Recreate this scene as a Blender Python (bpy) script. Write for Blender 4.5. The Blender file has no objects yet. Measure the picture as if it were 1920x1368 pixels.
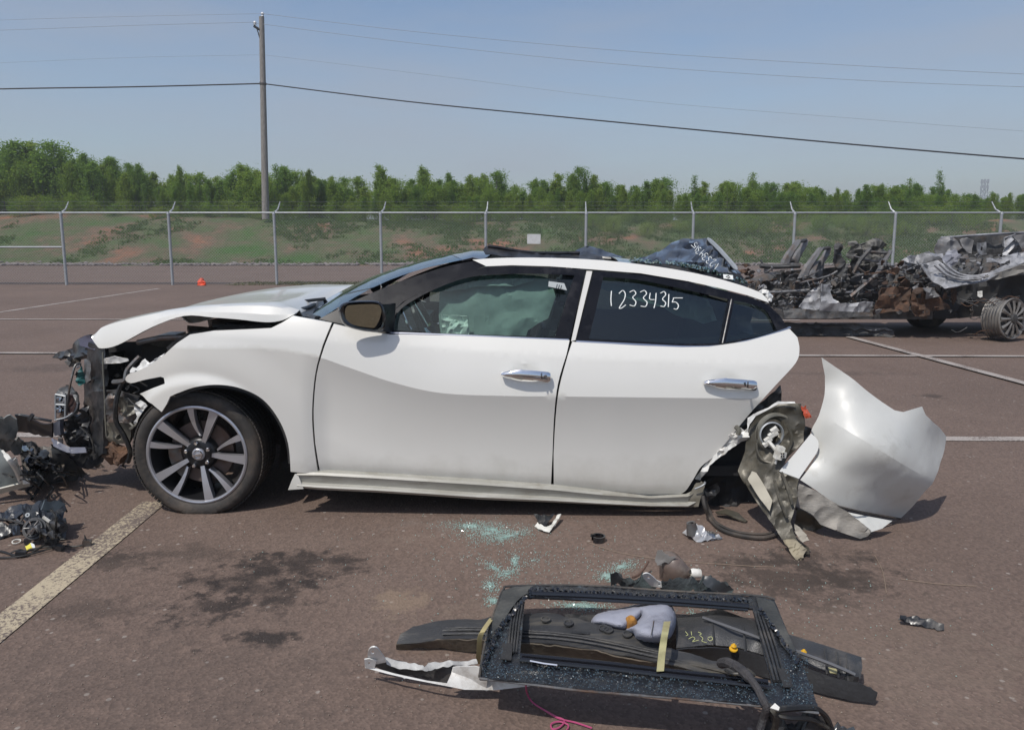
import bpy, bmesh, math, random
import numpy as np
from mathutils import Vector, Matrix, noise
from mathutils.geometry import delaunay_2d_cdt
R = random.Random(7)
SC = bpy.context.scene
COL = SC.collection

# ---------------------------------------------------------------- camera
FPX, PPX, PPY, PITCH, CH = 1400.0, 960.0, 640.0, math.atan(200/1400), 1.35
cam = bpy.data.cameras.new('camera'); camo = bpy.data.objects.new('camera', cam); COL.objects.link(camo)
cam.sensor_width = 36; cam.lens = FPX/1920*36; cam.shift_y = -(684-PPY)/1920
cam.clip_start = .05; cam.clip_end = 6000
camo.location = (0, 0, CH); camo.rotation_euler = (math.pi/2-PITCH, 0, 0)
SC.camera = camo
# ---------------------------------------------------------------- light
SUN = Vector((-.38, -.50, 1.0)).normalized()
SC.view_settings.view_transform = 'Standard'; SC.view_settings.look = 'None'
SC.view_settings.gamma = 1; SC.view_settings.use_curve_mapping = False
SC.view_settings.exposure = .07
w = bpy.data.worlds.new('World'); SC.world = w; w.use_nodes = True
wn = w.node_tree; bg = wn.nodes['Background']
sky = wn.nodes.new('ShaderNodeTexSky'); sky.sky_type = 'NISHITA'; sky.sun_disc = False
sky.sun_elevation = math.asin(SUN.z); sky.sun_rotation = math.atan2(SUN.x, SUN.y)
sky.dust_density = 1.8; sky.ozone_density = 2.2; sky.air_density = 1.1; sky.altitude = 50
tc = wn.nodes.new('ShaderNodeTexCoord')
mp = wn.nodes.new('ShaderNodeMapping'); mp.inputs['Scale'].default_value = (1, 1, 5)
nz = wn.nodes.new('ShaderNodeTexNoise'); nz.inputs['Scale'].default_value = 1.6; nz.inputs['Detail'].default_value = 6
nz.inputs['Roughness'].default_value = .55
rp = wn.nodes.new('ShaderNodeValToRGB'); rp.color_ramp.elements[0].position = .36; rp.color_ramp.elements[1].position = .78
rp.color_ramp.elements[0].color = (0, 0, 0, 1); rp.color_ramp.elements[1].color = (.75, .75, .75, 1)
mx = wn.nodes.new('ShaderNodeMixRGB'); mx.inputs[2].default_value = (3.2, 3.5, 4.1, 1)
wn.links.new(tc.outputs['Generated'], mp.inputs[0]); wn.links.new(mp.outputs[0], nz.inputs['Vector'])
wn.links.new(nz.outputs['Fac'], rp.inputs[0]); wn.links.new(rp.outputs[0], mx.inputs[0])
tint = wn.nodes.new('ShaderNodeMixRGB'); tint.blend_type = 'MULTIPLY'; tint.inputs[0].default_value = 1
tint.inputs[2].default_value = (.96, .98, 1.02, 1)
wn.links.new(sky.outputs[0], tint.inputs[1]); wn.links.new(tint.outputs[0], mx.inputs[1])
wn.links.new(mx.outputs[0], bg.inputs[0]); bg.inputs[1].default_value = .115
sl = bpy.data.lights.new('sun', 'SUN'); so = bpy.data.objects.new('sun', sl); COL.objects.link(so)
sl.energy = 3.1; sl.angle = math.radians(.6); sl.color = (1, .955, .89)
so.rotation_euler = SUN.to_track_quat('Z', 'Y').to_euler()

# ---------------------------------------------------------------- projection helpers
SP, CP = math.sin(PITCH), math.cos(PITCH)
def ray(px, py):
    u = (px-PPX)/FPX; v = (py-PPY)/FPX
    return Vector((u, CP-v*SP, -SP-v*CP))
def PY(px, py, Y):
    r = ray(px, py); t = Y/r.y
    return Vector((r.x*t, Y, CH+r.z*t))
def PH(px, py, h=0.0):
    r = ray(px, py); t = (h-CH)/r.z
    return Vector((r.x*t, r.y*t, h))
def PS(px, py, fn, Y=3.5):
    for _ in range(7):
        p = PY(px, py, Y); Y = fn(p.x, p.z)
    return PY(px, py, Y)

# ---------------------------------------------------------------- curve helpers
def cr(pts, n=5, closed=False):
    pts = [tuple(p) for p in pts]; out = []; m = len(pts); k = len(pts[0])
    segs = m if closed else m-1
    for i in range(segs):
        if closed: p0, p1, p2, p3 = pts[(i-1) % m], pts[i], pts[(i+1) % m], pts[(i+2) % m]
        else: p0, p1, p2, p3 = pts[max(i-1, 0)], pts[i], pts[i+1], pts[min(i+2, m-1)]
        for j in range(n):
            t = j/n
            out.append(tuple(.5*(2*p1[c]+(p2[c]-p0[c])*t+(2*p0[c]-5*p1[c]+4*p2[c]-p3[c])*t*t+(3*p1[c]-p0[c]-3*p2[c]+p3[c])*t**3) for c in range(k)))
    if not closed: out.append(pts[-1])
    return out
def interp(tab, x):
    if x <= tab[0][0]: return tab[0][1]
    for (a, b), (c, d) in zip(tab, tab[1:]):
        if x <= c: return b+(d-b)*(x-a)/(c-a)
    return tab[-1][1]
def sstep(a, b, x):
    t = min(1, max(0, (x-a)/(b-a))); return t*t*(3-2*t)
def inside(p, poly):
    x, y = p; c = False; j = len(poly)-1
    for i in range(len(poly)):
        xi, yi = poly[i]; xj, yj = poly[j]
        if (yi > y) != (yj > y) and x < (xj-xi)*(y-yi)/(yj-yi)+xi: c = not c
        j = i
    return c
def triangulate(poly, step, holes=(), lines=(), ystep=None):
    ystep = ystep or step
    pts, edges = [], []
    def ring(pl, closed=True):
        s0 = len(pts); n = len(pl)
        for i in range(n if closed else n-1):
            a, b = pl[i], pl[(i+1) % n]
            d = math.hypot(b[0]-a[0], b[1]-a[1]); k = max(1, int(d/step+.5))
            for j in range(k): pts.append((a[0]+(b[0]-a[0])*j/k, a[1]+(b[1]-a[1])*j/k))
        if not closed: pts.append(tuple(pl[-1]))
        e = len(pts)
        for i in range(s0, e-1): edges.append((i, i+1))
        if closed: edges.append((e-1, s0))
    pl2 = [(p[0], p[1]) for p in poly]; ring(pl2)
    hs = [[(p[0], p[1]) for p in h] for h in holes]
    for h in hs: ring(h)
    for l in lines: ring([(p[0], p[1]) for p in l], False)
    B = np.array(pts)
    x0, y0 = B.min(0); x1, y1 = B.max(0)
    nx = int((x1-x0)/step)+1; ny = int((y1-y0)/ystep)+1
    for i in range(nx):
        for j in range(ny):
            q = (x0+step*(i+.5), y0+ystep*(j+.5))
            if np.min(np.abs(B-np.array(q)).max(1)) < min(step, ystep)*.45: continue
            if inside(q, pl2) and not any(inside(q, h) for h in hs): pts.append(q)
    V, E, F, *_ = delaunay_2d_cdt([Vector(p) for p in pts], edges, [], 0, 1e-7)
    V = [(v.x, v.y) for v in V]; out = []
    for f in F:
        c = (sum(V[i][0] for i in f)/3, sum(V[i][1] for i in f)/3)
        if inside(c, pl2) and not any(inside(c, h) for h in hs): out.append(tuple(f))
    return V, out

# ---------------------------------------------------------------- object helpers
def wloc(o):
    v = Vector((0, 0, 0))
    while o: v += o.location; o = o.parent
    return v
def mk(name, V, F, mat, parent=None, thick=0, sharp=38, smooth=True, weld=False):
    V = [Vector(v) for v in V]
    if parent is not None: o0 = wloc(parent); loc = Vector((0, 0, 0))
    else:
        lo = Vector([min(v[i] for v in V) for i in range(3)]); hi = Vector([max(v[i] for v in V) for i in range(3)])
        o0 = Vector(((lo.x+hi.x)/2, (lo.y+hi.y)/2, lo.z)); loc = o0
    me = bpy.data.meshes.new(name)
    me.from_pydata([tuple(v-o0) for v in V], [], F)
    if thick or weld:
        bm = bmesh.new(); bm.from_mesh(me)
        if weld: bmesh.ops.remove_doubles(bm, verts=bm.verts, dist=1e-5)
        if thick:
            bmesh.ops.recalc_face_normals(bm, faces=bm.faces); bm.normal_update()
            vs = bm.verts[:]; fs = bm.faces[:]; bd = [(e.verts[0], e.verts[1], e.link_faces[0]) for e in bm.edges if len(e.link_faces) == 1]
            tw = {v: bm.verts.new(v.co-v.normal*thick) for v in vs}
            for f in fs: bm.faces.new([tw[v] for v in reversed(f.verts)])
            for a_, b_, f in bd:
                try: bm.faces.new([a_, b_, tw[b_], tw[a_]])
                except ValueError: pass
        bmesh.ops.recalc_face_normals(bm, faces=bm.faces)
        bm.to_mesh(me); bm.free()
    me.update()
    if smooth:
        me.polygons.foreach_set('use_smooth', [True]*len(me.polygons)); me.set_sharp_from_angle(angle=math.radians(sharp))
    me.materials.append(mat)
    o = bpy.data.objects.new(name, me); COL.objects.link(o); o.location = loc
    if parent is not None: o.parent = parent
    return o
def tag(o, label, cat=None, group=None, kind=None):
    if label: o['label'] = label
    if cat: o['category'] = cat
    if group: o['group'] = group
    if kind: o['kind'] = kind
    return o
def thing(name, loc, label, cat, group=None):
    o = bpy.data.objects.new(name, None); COL.objects.link(o); o.location = loc; o.empty_display_size = .2
    return tag(o, label, cat, group)

class MB:
    def __init__(s): s.V = []; s.F = []
    def add(s, V, F):
        n = len(s.V); s.V += [Vector(v) for v in V]; s.F += [tuple(i+n for i in f) for f in F]; return s
    def box(s, c, size, rot=(0, 0, 0)):
        from mathutils import Euler
        M = Euler(rot).to_matrix(); c = Vector(c)
        P = [c+M @ Vector((a*size[0]/2, b*size[1]/2, d*size[2]/2)) for a in (-1, 1) for b in (-1, 1) for d in (-1, 1)]
        return s.add(P, [(0, 1, 3, 2), (4, 6, 7, 5), (0, 4, 5, 1), (2, 3, 7, 6), (0, 2, 6, 4), (1, 5, 7, 3)])
    def tube(s, pts, r, n=6, cap=True, flat=1.0):
        pts = [Vector(p) for p in pts]; m = len(pts); rr = r if isinstance(r, (list, tuple)) else [r]*m
        V = []; F = []; up = Vector((0, 0, 1)); u = None
        for i, p in enumerate(pts):
            d = (pts[min(i+1, m-1)]-pts[max(i-1, 0)])
            d = d.normalized() if d.length > 1e-9 else Vector((1, 0, 0))
            if u is None:
                u = d.cross(up)
                if u.length < .05: u = d.cross(Vector((0, 1, 0)))
            u = (u-d*u.dot(d)).normalized(); v = d.cross(u)
            for k in range(n):
                a = 2*math.pi*k/n; V.append(p+(u*math.cos(a)+v*math.sin(a)*flat)*rr[i])
        for i in range(m-1):
            for k in range(n):
                F.append((i*n+k, i*n+(k+1) % n, (i+1)*n+(k+1) % n, (i+1)*n+k))
        if cap: F.append(tuple(range(n))[::-1]); F.append(tuple((m-1)*n+k for k in range(n)))
        return s.add(V, F)
    def lathe(s, c, prof, axis=(0, 1, 0), n=48, arc=(0, 2*math.pi)):
        ax = Vector(axis).normalized(); q = ax.to_track_quat('Z', 'Y').to_matrix(); c = Vector(c)
        full = abs(arc[1]-arc[0]-2*math.pi) < 1e-6; kk = n if full else n+1; m = len(prof); V = []; F = []
        for k in range(kk):
            a = arc[0]+(arc[1]-arc[0])*k/n
            for r, h in prof: V.append(c+q @ Vector((r*math.cos(a), r*math.sin(a), h)))
        for k in range(n):
            k2 = (k+1) % kk
            for i in range(m-1): F.append((k*m+i, k2*m+i, k2*m+i+1, k*m+i+1))
        return s.add(V, F)
    def grid(s, rows, close=False):
        m = len(rows[0]); V = [p for r in rows for p in r]; F = []
        for i in range(len(rows)-1):
            for j in range(m-1 if not close else m):
                j2 = (j+1) % m; F.append((i*m+j, i*m+j2, (i+1)*m+j2, (i+1)*m+j))
        return s.add(V, F)
    def build(s, name, mat, parent=None, **k): return mk(name, s.V, s.F, mat, parent, **k)

def fold(p, freq, seed=0):
    q = Vector((p[0]*freq+seed*7.3, p[1]*freq*1.3+seed*3.1, p[2]*freq))
    a = noise.noise(q); b = noise.noise(q*2.3+Vector((5, 1, 9)))
    return (1-2*abs(a)*1.6)+.45*(1-2*abs(b)*1.6)-.6
def panel(name, pts, mat, parent=None, mode='Y', step=8, thick=.003, amp=0.0, freq=6, seed=0, lines=(), holes=(), sharp=30, extra=(), dome=None, ridge=None):
    global LASTQ
    """sheet metal / plastic piece: outline seen from the camera side, every point with its own depth (Y) or height (H); bent and crumpled in 3-D"""
    ctl = [tuple(p) for p in pts]+[tuple(e) for e in extra]
    C = np.array(ctl, float)
    V2, F = triangulate([(p[0], p[1]) for p in pts], step, holes=[[(q[0], q[1]) for q in h] for h in holes], lines=lines)
    W = []
    m0 = C[:, :2].mean(0); sc_ = C[:, :2].std()+1e-6; U = (C[:, :2]-m0)/sc_; nC = len(U)
    ph = lambda r2: .5*r2*np.log(r2+1e-9)
    K = np.zeros((nC+3, nC+3)); K[:nC, :nC] = ph(((U[:, None]-U[None])**2).sum(2))+np.eye(nC)*.02; K[:nC, nC] = 1; K[:nC, nC+1:] = U; K[nC, :nC] = 1; K[nC+1:, :nC] = U.T
    cf = np.linalg.lstsq(K, np.concatenate([C[:, 2], [0, 0, 0]]), rcond=None)[0]
    LASTQ = lambda x, y: float(ph((((np.array([x, y])-m0)/sc_-U)**2).sum(1)) @ cf[:nC]+cf[nC]+((np.array([x, y])-m0)/sc_) @ cf[nC+1:])
    Q = (np.array(V2)-m0)/sc_
    qs = ph(((Q[:, None]-U[None])**2).sum(2)) @ cf[:nC]+cf[nC]+Q @ cf[nC+1:]
    lo_, hi_ = C[:, 2].min(), C[:, 2].max(); qs = np.clip(qs, lo_-.1*(hi_-lo_), hi_+.15*(hi_-lo_))
    if mode == 'H': qs = np.maximum(qs, .003)
    if ridge:
        Rp = np.array(cr(ridge[0], 12)); dd = np.sqrt(((np.array(V2)[:, None]-Rp[None])**2).sum(2).min(1)); qs = qs-ridge[1]*np.maximum(0, 1-dd/ridge[2])
    if dome:
        Bp = np.array([(p[0], p[1]) for p in cr([(p[0], p[1]) for p in pts], 4, closed=True)])
        dd = np.sqrt(((np.array(V2)[:, None]-Bp[None])**2).sum(2).min(1)); t_ = np.clip(dd/dome[1], 0, 1); qs = qs+(-1 if mode == 'Y' else 1)*dome[0]*np.sqrt(1-(1-t_)**2)
    for (x, y), q in zip(V2, qs):
        q = float(q)
        p = PY(x, y, q) if mode == 'Y' else PH(x, y, q)
        if amp:
            k = fold(p, freq, seed)*amp
            p = p+((Vector((0, -1, .3)) if mode == 'Y' else Vector((0, 0, 1)))*k)
            if mode == 'H' and p.z < .002: p.z = .002+.1*abs(k)
        W.append(p)
    return mk(name, W, F, mat, parent, thick=thick, sharp=sharp)
def copy_tree(o, parent=None, loc=None, rz=None, sc=None):
    c = o.copy(); COL.objects.link(c); c.parent = parent
    if loc is not None: c.location = loc
    if rz is not None: c.rotation_euler = (0, 0, rz)
    if sc is not None: c.scale = sc
    for ch in o.children: copy_tree(ch, c)
    return c

# ---------------------------------------------------------------- materials
def mat(name, col, rough=.5, metal=0.0, col2=None, nscale=8, ncon=.5, bump=0.0, bscale=60, coat=0.0, coatr=.05, spec=.5, dirt=None, detail=5, rvar=0.0, stretch=None, back=None):
    m = bpy.data.materials.new(name); m.use_nodes = True; nt = m.node_tree; n = nt.nodes; b = n['Principled BSDF']
    b.inputs['Roughness'].default_value = rough; b.inputs['Metallic'].default_value = metal
    b.inputs['Specular IOR Level'].default_value = spec
    b.inputs['Coat Weight'].default_value = coat; b.inputs['Coat Roughness'].default_value = coatr
    t = n.new('ShaderNodeTexCoord'); src = t.outputs['Object']
    if stretch:
        mm = n.new('ShaderNodeMapping'); mm.inputs['Scale'].default_value = stretch; nt.links.new(src, mm.inputs[0]); src = mm.outputs[0]
    b.inputs['Base Color'].default_value = (*col, 1); cur = None
    if col2 is not None:
        t1 = n.new('ShaderNodeTexNoise'); t1.inputs['Scale'].default_value = nscale; t1.inputs['Detail'].default_value = detail
        t1.inputs['Roughness'].default_value = .65
        r = n.new('ShaderNodeValToRGB'); r.color_ramp.elements[0].position = .5-ncon*.3; r.color_ramp.elements[1].position = .5+ncon*.3
        r.color_ramp.elements[0].color = (*col, 1); r.color_ramp.elements[1].color = (*col2, 1)
        nt.links.new(src, t1.inputs['Vector']); nt.links.new(t1.outputs['Fac'], r.inputs[0]); cur = r.outputs[0]
    if dirt is not None:   # (colour, scale, amount)
        t2 = n.new('ShaderNodeTexNoise'); t2.inputs['Scale'].default_value = dirt[1]; t2.inputs['Detail'].default_value = 9; t2.inputs['Roughness'].default_value = .7
        r2 = n.new('ShaderNodeValToRGB'); r2.color_ramp.elements[0].position = .62-dirt[2]*.4; r2.color_ramp.elements[1].position = .8-dirt[2]*.2
        r2.color_ramp.elements[0].color = (0, 0, 0, 1)
        x = n.new('ShaderNodeMixRGB'); x.inputs[1].default_value = (*col, 1); x.inputs[2].default_value = (*dirt[0], 1)
        if cur: nt.links.new(cur, x.inputs[1])
        nt.links.new(src, t2.inputs['Vector']); nt.links.new(t2.outputs['Fac'], r2.inputs[0]); nt.links.new(r2.outputs[0], x.inputs[0]); cur = x.outputs[0]
    if cur: nt.links.new(cur, b.inputs['Base Color'])
    if rvar:
        t4 = n.new('ShaderNodeTexNoise'); t4.inputs['Scale'].default_value = nscale*1.7; t4.inputs['Detail'].default_value = 6
        mr = n.new('ShaderNodeMapRange'); mr.inputs[1].default_value = .3; mr.inputs[2].default_value = .7
        mr.inputs[3].default_value = max(.02, rough-rvar); mr.inputs[4].default_value = min(1, rough+rvar)
        nt.links.new(src, t4.inputs['Vector']); nt.links.new(t4.outputs['Fac'], mr.inputs[0]); nt.links.new(mr.outputs[0], b.inputs['Roughness'])
    if bump:
        t3 = n.new('ShaderNodeTexNoise'); t3.inputs['Scale'].default_value = bscale; t3.inputs['Detail'].default_value = 4
        bp = n.new('ShaderNodeBump'); bp.inputs['Strength'].default_value = bump; bp.inputs['Distance'].default_value = .01
        nt.links.new(src, t3.inputs['Vector']); nt.links.new(t3.outputs['Fac'], bp.inputs['Height']); nt.links.new(bp.outputs[0], b.inputs['Normal'])
    return m
def glassmat(name, col, refl=.5, rough=.02, tr=(.6, .75, .7)):
    m = bpy.data.materials.new(name); m.use_nodes = True; nt = m.node_tree; n = nt.nodes; n.remove(n['Principled BSDF'])
    g = n.new('ShaderNodeBsdfGlossy'); g.inputs['Roughness'].default_value = rough; g.inputs['Color'].default_value = (*col, 1)
    t = n.new('ShaderNodeBsdfTransparent'); t.inputs['Color'].default_value = (*tr, 1)
    f = n.new('ShaderNodeFresnel'); f.inputs['IOR'].default_value = 1.5
    a = n.new('ShaderNodeMath'); a.operation = 'MULTIPLY_ADD'; a.inputs[1].default_value = 1.0; a.inputs[2].default_value = refl
    x = n.new('ShaderNodeMixShader'); nt.links.new(f.outputs[0], a.inputs[0]); nt.links.new(a.outputs[0], x.inputs[0])
    nt.links.new(t.outputs[0], x.inputs[1]); nt.links.new(g.outputs[0], x.inputs[2]); nt.links.new(x.outputs[0], n['Material Output'].inputs[0])
    return m
M = {}
M['black'] = mat('black_plastic', (.012, .013, .015), .38, col2=(.03, .031, .034), nscale=14, bump=.15, bscale=40, rvar=.12, dirt=((.10, .09, .08), 6, .25))
M['blackd'] = mat('dusty_black_plastic', (.022, .023, .025), .55, col2=(.06, .058, .055), nscale=5, bump=.3, bscale=90, rvar=.1, dirt=((.16, .13, .10), 3.5, .42))
M['gloss'] = mat('black_gloss_trim', (.006, .007, .010), .12, coat=1, rvar=.08, nscale=10, dirt=((.05, .05, .05), 8, .25))
M['rubber'] = mat('tyre_rubber', (.022, .021, .020), .75, col2=(.05, .043, .038), nscale=6, bump=.25, bscale=80, dirt=((.11, .085, .065), 5, .35))
M['chrome'] = mat('chrome', (.80, .82, .85), .07, 1.0, rvar=.05)
M['alu'] = mat('machined_aluminium', (.52, .52, .55), .36, .75, col2=(.44, .44, .47), nscale=5, rvar=.06, dirt=((.25, .22, .20), 6, .08))
M['alud'] = mat('dark_wheel_pockets', (.016, .016, .018), .35, .3, rvar=.1)
M['steel'] = mat('bare_grey_steel', (.20, .20, .20), .45, .6, col2=(.10, .10, .10), nscale=9, dirt=((.16, .08, .04), 10, .35), bump=.3, bscale=40)
M['rust'] = mat('rusted_steel', (.10, .055, .035), .85, .2, col2=(.05, .036, .028), nscale=7, bump=.6, bscale=40, dirt=((.20, .10, .055), 8, .3))
M['galv'] = mat('galvanised_steel', (.38, .40, .42), .5, .3, col2=(.30, .32, .33), nscale=20)
M['white_m'] = mat('white_metal', (.72, .72, .70), .38, col2=(.62, .61, .58), nscale=6, coat=.3, dirt=((.22, .17, .12), 7, .22))
M['innerw'] = mat('grey_primer_metal', (.17, .165, .14), .48, .1, col2=(.10, .096, .08), nscale=5, dirt=((.30, .27, .21), 6, .36), bump=.25, bscale=25)
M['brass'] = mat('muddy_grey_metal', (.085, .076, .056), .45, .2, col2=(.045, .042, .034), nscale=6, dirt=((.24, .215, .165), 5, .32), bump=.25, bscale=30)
M['wire'] = mat('wire_insulation', (.012, .012, .013), .5, dirt=((.10, .09, .07), 20, .3))
M['whitep'] = mat('white_plastic', (.70, .69, .64), .42, dirt=((.3, .27, .22), 20, .3))
M['yellow'] = mat('yellow_clip_plastic', (.65, .36, .015), .4)
M['tape'] = mat('aged_masking_tape', (.42, .38, .20), .7, col2=(.34, .33, .17), nscale=15, dirt=((.22, .17, .09), 12, .3))
M['fabric'] = mat('grey_lilac_fabric', (.36, .37, .43), .95, col2=(.30, .31, .37), nscale=6, bump=.5, bscale=300, dirt=((.14, .14, .17), 9, .3))
M['foam'] = mat('orange_foam', (.42, .20, .04), .95, col2=(.2, .09, .02), nscale=30, bump=.8, bscale=80)
M['marker'] = mat('white_marker_ink', (.80, .82, .80), .7)
M['ymark'] = mat('yellow_marker_ink', (.50, .52, .22), .7)
M['pink'] = mat('pink_wire_insulation', (.42, .07, .17), .45)
M['shell'] = mat('dark_body_cavity', (.018, .018, .020), .7, col2=(.03, .029, .028), nscale=6, bump=.2)
M['burnt'] = mat('charred_steel', (.11, .11, .115), .62, .25, col2=(.21, .21, .215), nscale=5, ncon=.7, bump=.9, bscale=22, dirt=((.12, .075, .045), 6, .30), rvar=.2)
M['burntd'] = mat('sooty_steel', (.032, .032, .034), .7, .1, col2=(.10, .10, .10), nscale=7, bump=.9, bscale=25, dirt=((.10, .06, .035), 5, .3))
M['burntl'] = mat('ash_grey_burnt_aluminium', (.42, .425, .445), .55, .2, col2=(.19, .19, .20), nscale=4, ncon=.6, bump=.6, bscale=14, dirt=((.05, .048, .046), 5, .42), rvar=.15)
M['lens'] = glassmat('clear_lamp_plastic', (.9, .9, .9), .25, .12, (.80, .82, .82))
M['orange'] = mat('orange_lamp_plastic', (.42, .07, .03), .25, coat=.5)
M['teal'] = mat('blue_green_coil_insulation', (.02, .10, .10), .45)
M['wood'] = mat('weathered_pole_wood', (.29, .27, .25), .9, col2=(.17, .155, .14), nscale=5, stretch=(6, 6, .6), bump=.6, bscale=20)

def translucify(m, c, f=.4):
    n = m.node_tree.nodes; tr = n.new('ShaderNodeBsdfTranslucent'); tr.inputs[0].default_value = (*c, 1); ms = n.new('ShaderNodeMixShader'); ms.inputs[0].default_value = f
    m.node_tree.links.new(n['Principled BSDF'].outputs[0], ms.inputs[1]); m.node_tree.links.new(tr.outputs[0], ms.inputs[2]); m.node_tree.links.new(ms.outputs[0], n['Material Output'].inputs[0]); return m
# ================================================================ SETTING
def asphalt():
    m = bpy.data.materials.new('asphalt'); m.use_nodes = True; nt = m.node_tree; n = nt.nodes; b = n['Principled BSDF']; L = nt.links.new
    b.inputs['Roughness'].default_value = .86; b.inputs['Specular IOR Level'].default_value = .35
    geo = n.new('ShaderNodeNewGeometry'); P = geo.outputs['Position']
    def noi(s, d=5, ro=.6):
        t = n.new('ShaderNodeTexNoise'); t.inputs['Scale'].default_value = s; t.inputs['Detail'].default_value = d; t.inputs['Roughness'].default_value = ro; L(P, t.inputs['Vector']); return t.outputs['Fac']
    def ramp(src, a, bb, ca, cb):
        r = n.new('ShaderNodeValToRGB'); r.color_ramp.elements[0].position = a; r.color_ramp.elements[1].position = bb
        r.color_ramp.elements[0].color = (*ca, 1); r.color_ramp.elements[1].color = (*cb, 1); L(src, r.inputs[0]); return r.outputs[0]
    def mixc(f, a, c, mode='MIX'):
        x = n.new('ShaderNodeMixRGB'); x.blend_type = mode
        if isinstance(f, float): x.inputs[0].default_value = f
        else: L(f, x.inputs[0])
        for i, q in ((1, a), (2, c)):
            if isinstance(q, tuple): x.inputs[i].default_value = (*q, 1)
            else: L(q, x.inputs[i])
        return x.outputs[0]
    base = ramp(noi(.55, 8, .65), .3, .7, (.130, .094, .077), (.172, .124, .101))
    base = mixc(ramp(noi(2.6, 6, .7), .35, .75, (0, 0, 0), (.5, .5, .5)), base, (.122, .084, .067))
    v = n.new('ShaderNodeTexVoronoi'); v.inputs['Scale'].default_value = 95; L(P, v.inputs['Vector'])
    bw = n.new('ShaderNodeRGBToBW'); L(v.outputs['Color'], bw.inputs[0])
    grain = ramp(bw.outputs[0], .15, .85, (.80, .80, .80), (1.20, 1.19, 1.17))
    base = mixc(1.0, base, grain, 'MULTIPLY')
    v2 = n.new('ShaderNodeTexVoronoi'); v2.inputs['Scale'].default_value = 38; L(P, v2.inputs['Vector'])
    bw2 = n.new('ShaderNodeSeparateColor'); L(v2.outputs['Color'], bw2.inputs[0])
    chip = ramp(bw2.outputs[0], .955, .965, (0, 0, 0), (1, 1, 1))
    near = ramp(v2.outputs['Distance'], .22, .34, (1, 1, 1), (0, 0, 0))
    base = mixc(mixc(1.0, chip, near, 'MULTIPLY'), base, (.27, .23, .20))
    blobs = [  # px, py, rx, ry (metres), strength, colour
        (478, 1096, .24, .12, .6, (.018, .015, .014)), (560, 1065, .22, .09, .7, (.020, .016, .015)), (395, 1130, .16, .07, .7, (.02, .016, .015)),
        (500, 1196, .11, .022, .9, (.018, .015, .014)), (425, 1197, .045, .02, .7, (.02, .016, .015)), (360, 1218, .03, .014, .8, (.02, .016, .015)),
        (1480, 1085, .30, .12, .65, (.035, .027, .022)), (1590, 1080, .18, .06, .55, (.035, .027, .022)), (1530, 1045, .2, .05, .45, (.03, .024, .02)),
        (230, 1055, .18, .05, .55, (.03, .024, .02)), (340, 1040, .3, .05, .4, (.035, .028, .024)), (180, 1140, .22, .05, .4, (.035, .028, .024)),
        (755, 1128, .09, .05, .45, (.26, .19, .13)), (960, 1165, .3, .08, .35, (.19, .145, .11)), (760, 1010, .12, .03, .35, (.2, .15, .12)),
        (930, 985, .35, .06, .25, (.2, .17, .15)), (300, 1280, .5, .2, .3, (.06, .047, .041)), (1750, 743, .12, .05, .6, (.03, .024, .02)),
        (100, 690, .5, .12, .35, (.05, .04, .035)), (1560, 700, .6, .06, .35, (.05, .04, .035)), (1650, 1230, .5, .15, .3, (.17, .13, .10))]
    wob = noi(5.5, 8, .75); wob2 = noi(16, 6, .7)
    for px, py, rx, ry, st, c in blobs:
        q = PH(px, py)
        mpn = n.new('ShaderNodeMapping'); mpn.vector_type = 'TEXTURE'; mpn.inputs['Location'].default_value = q; mpn.inputs['Scale'].default_value = (rx*1.5, ry*2.6, 1)
        L(P, mpn.inputs[0]); ln = n.new('ShaderNodeVectorMath'); ln.operation = 'LENGTH'; L(mpn.outputs[0], ln.inputs[0])
        a = n.new('ShaderNodeMath'); a.operation = 'MULTIPLY_ADD'; a.inputs[1].default_value = 3.4; L(wob, a.inputs[0]); L(ln.outputs['Value'], a.inputs[2])
        a2 = n.new('ShaderNodeMath'); a2.operation = 'MULTIPLY_ADD'; a2.inputs[1].default_value = 2.4; L(wob2, a2.inputs[0]); L(a.outputs[0], a2.inputs[2])
        mr = n.new('ShaderNodeMapRange'); mr.inputs[1].default_value = 3.2; mr.inputs[2].default_value = 3.7; mr.inputs[3].default_value = st; mr.inputs[4].default_value = 0
        L(a2.outputs[0], mr.inputs[0]); base = mixc(mr.outputs[0], base, c)
    L(base, b.inputs['Base Color'])
    bp = n.new('ShaderNodeBump'); bp.inputs['Strength'].default_value = .55; bp.inputs['Distance'].default_value = .004
    L(v.outputs['Distance'], bp.inputs['Height']); L(bp.outputs[0], b.inputs['Normal'])
    return m
AS = asphalt()
g = mk('parking_lot', [(-160, -10, 0), (160, -10, 0), (160, 21.2, 0), (-160, 21.2, 0)], [(0, 1, 2, 3)], AS, smooth=False)
tag(g, None, kind='structure')
g = mk('road', [(-160, 21.2, -.02), (160, 21.2, -.02), (160, 36, -.02), (-160, 36, -.02)], [(0, 1, 2, 3)], AS, smooth=False)
tag(g, None, kind='structure')
dirtm = mat('field_grass', (.09, .10, .045), .95, col2=(.13, .12, .06), nscale=.3)
g = mk('field', [(-1450, -650, -.30), (1450, -650, -.30), (1450, 1450, -.30), (-1450, 1450, -.30)], [(0, 1, 2, 3)], dirtm, smooth=False)
tag(g, None, kind='structure')
g = mk('road_edge_strip', [(-60, 21.25, .004), (-7.2, 21.25, .004), (-7.2, 20.75, .004), (-60, 20.75, .004)], [(0, 1, 2, 3)], mat('dark_edge_strip', (.045, .038, .036), .9, col2=(.08, .068, .06), nscale=3), smooth=False)  # darker strip along the left part of the road edge
tag(g, None, kind='structure')
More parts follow.
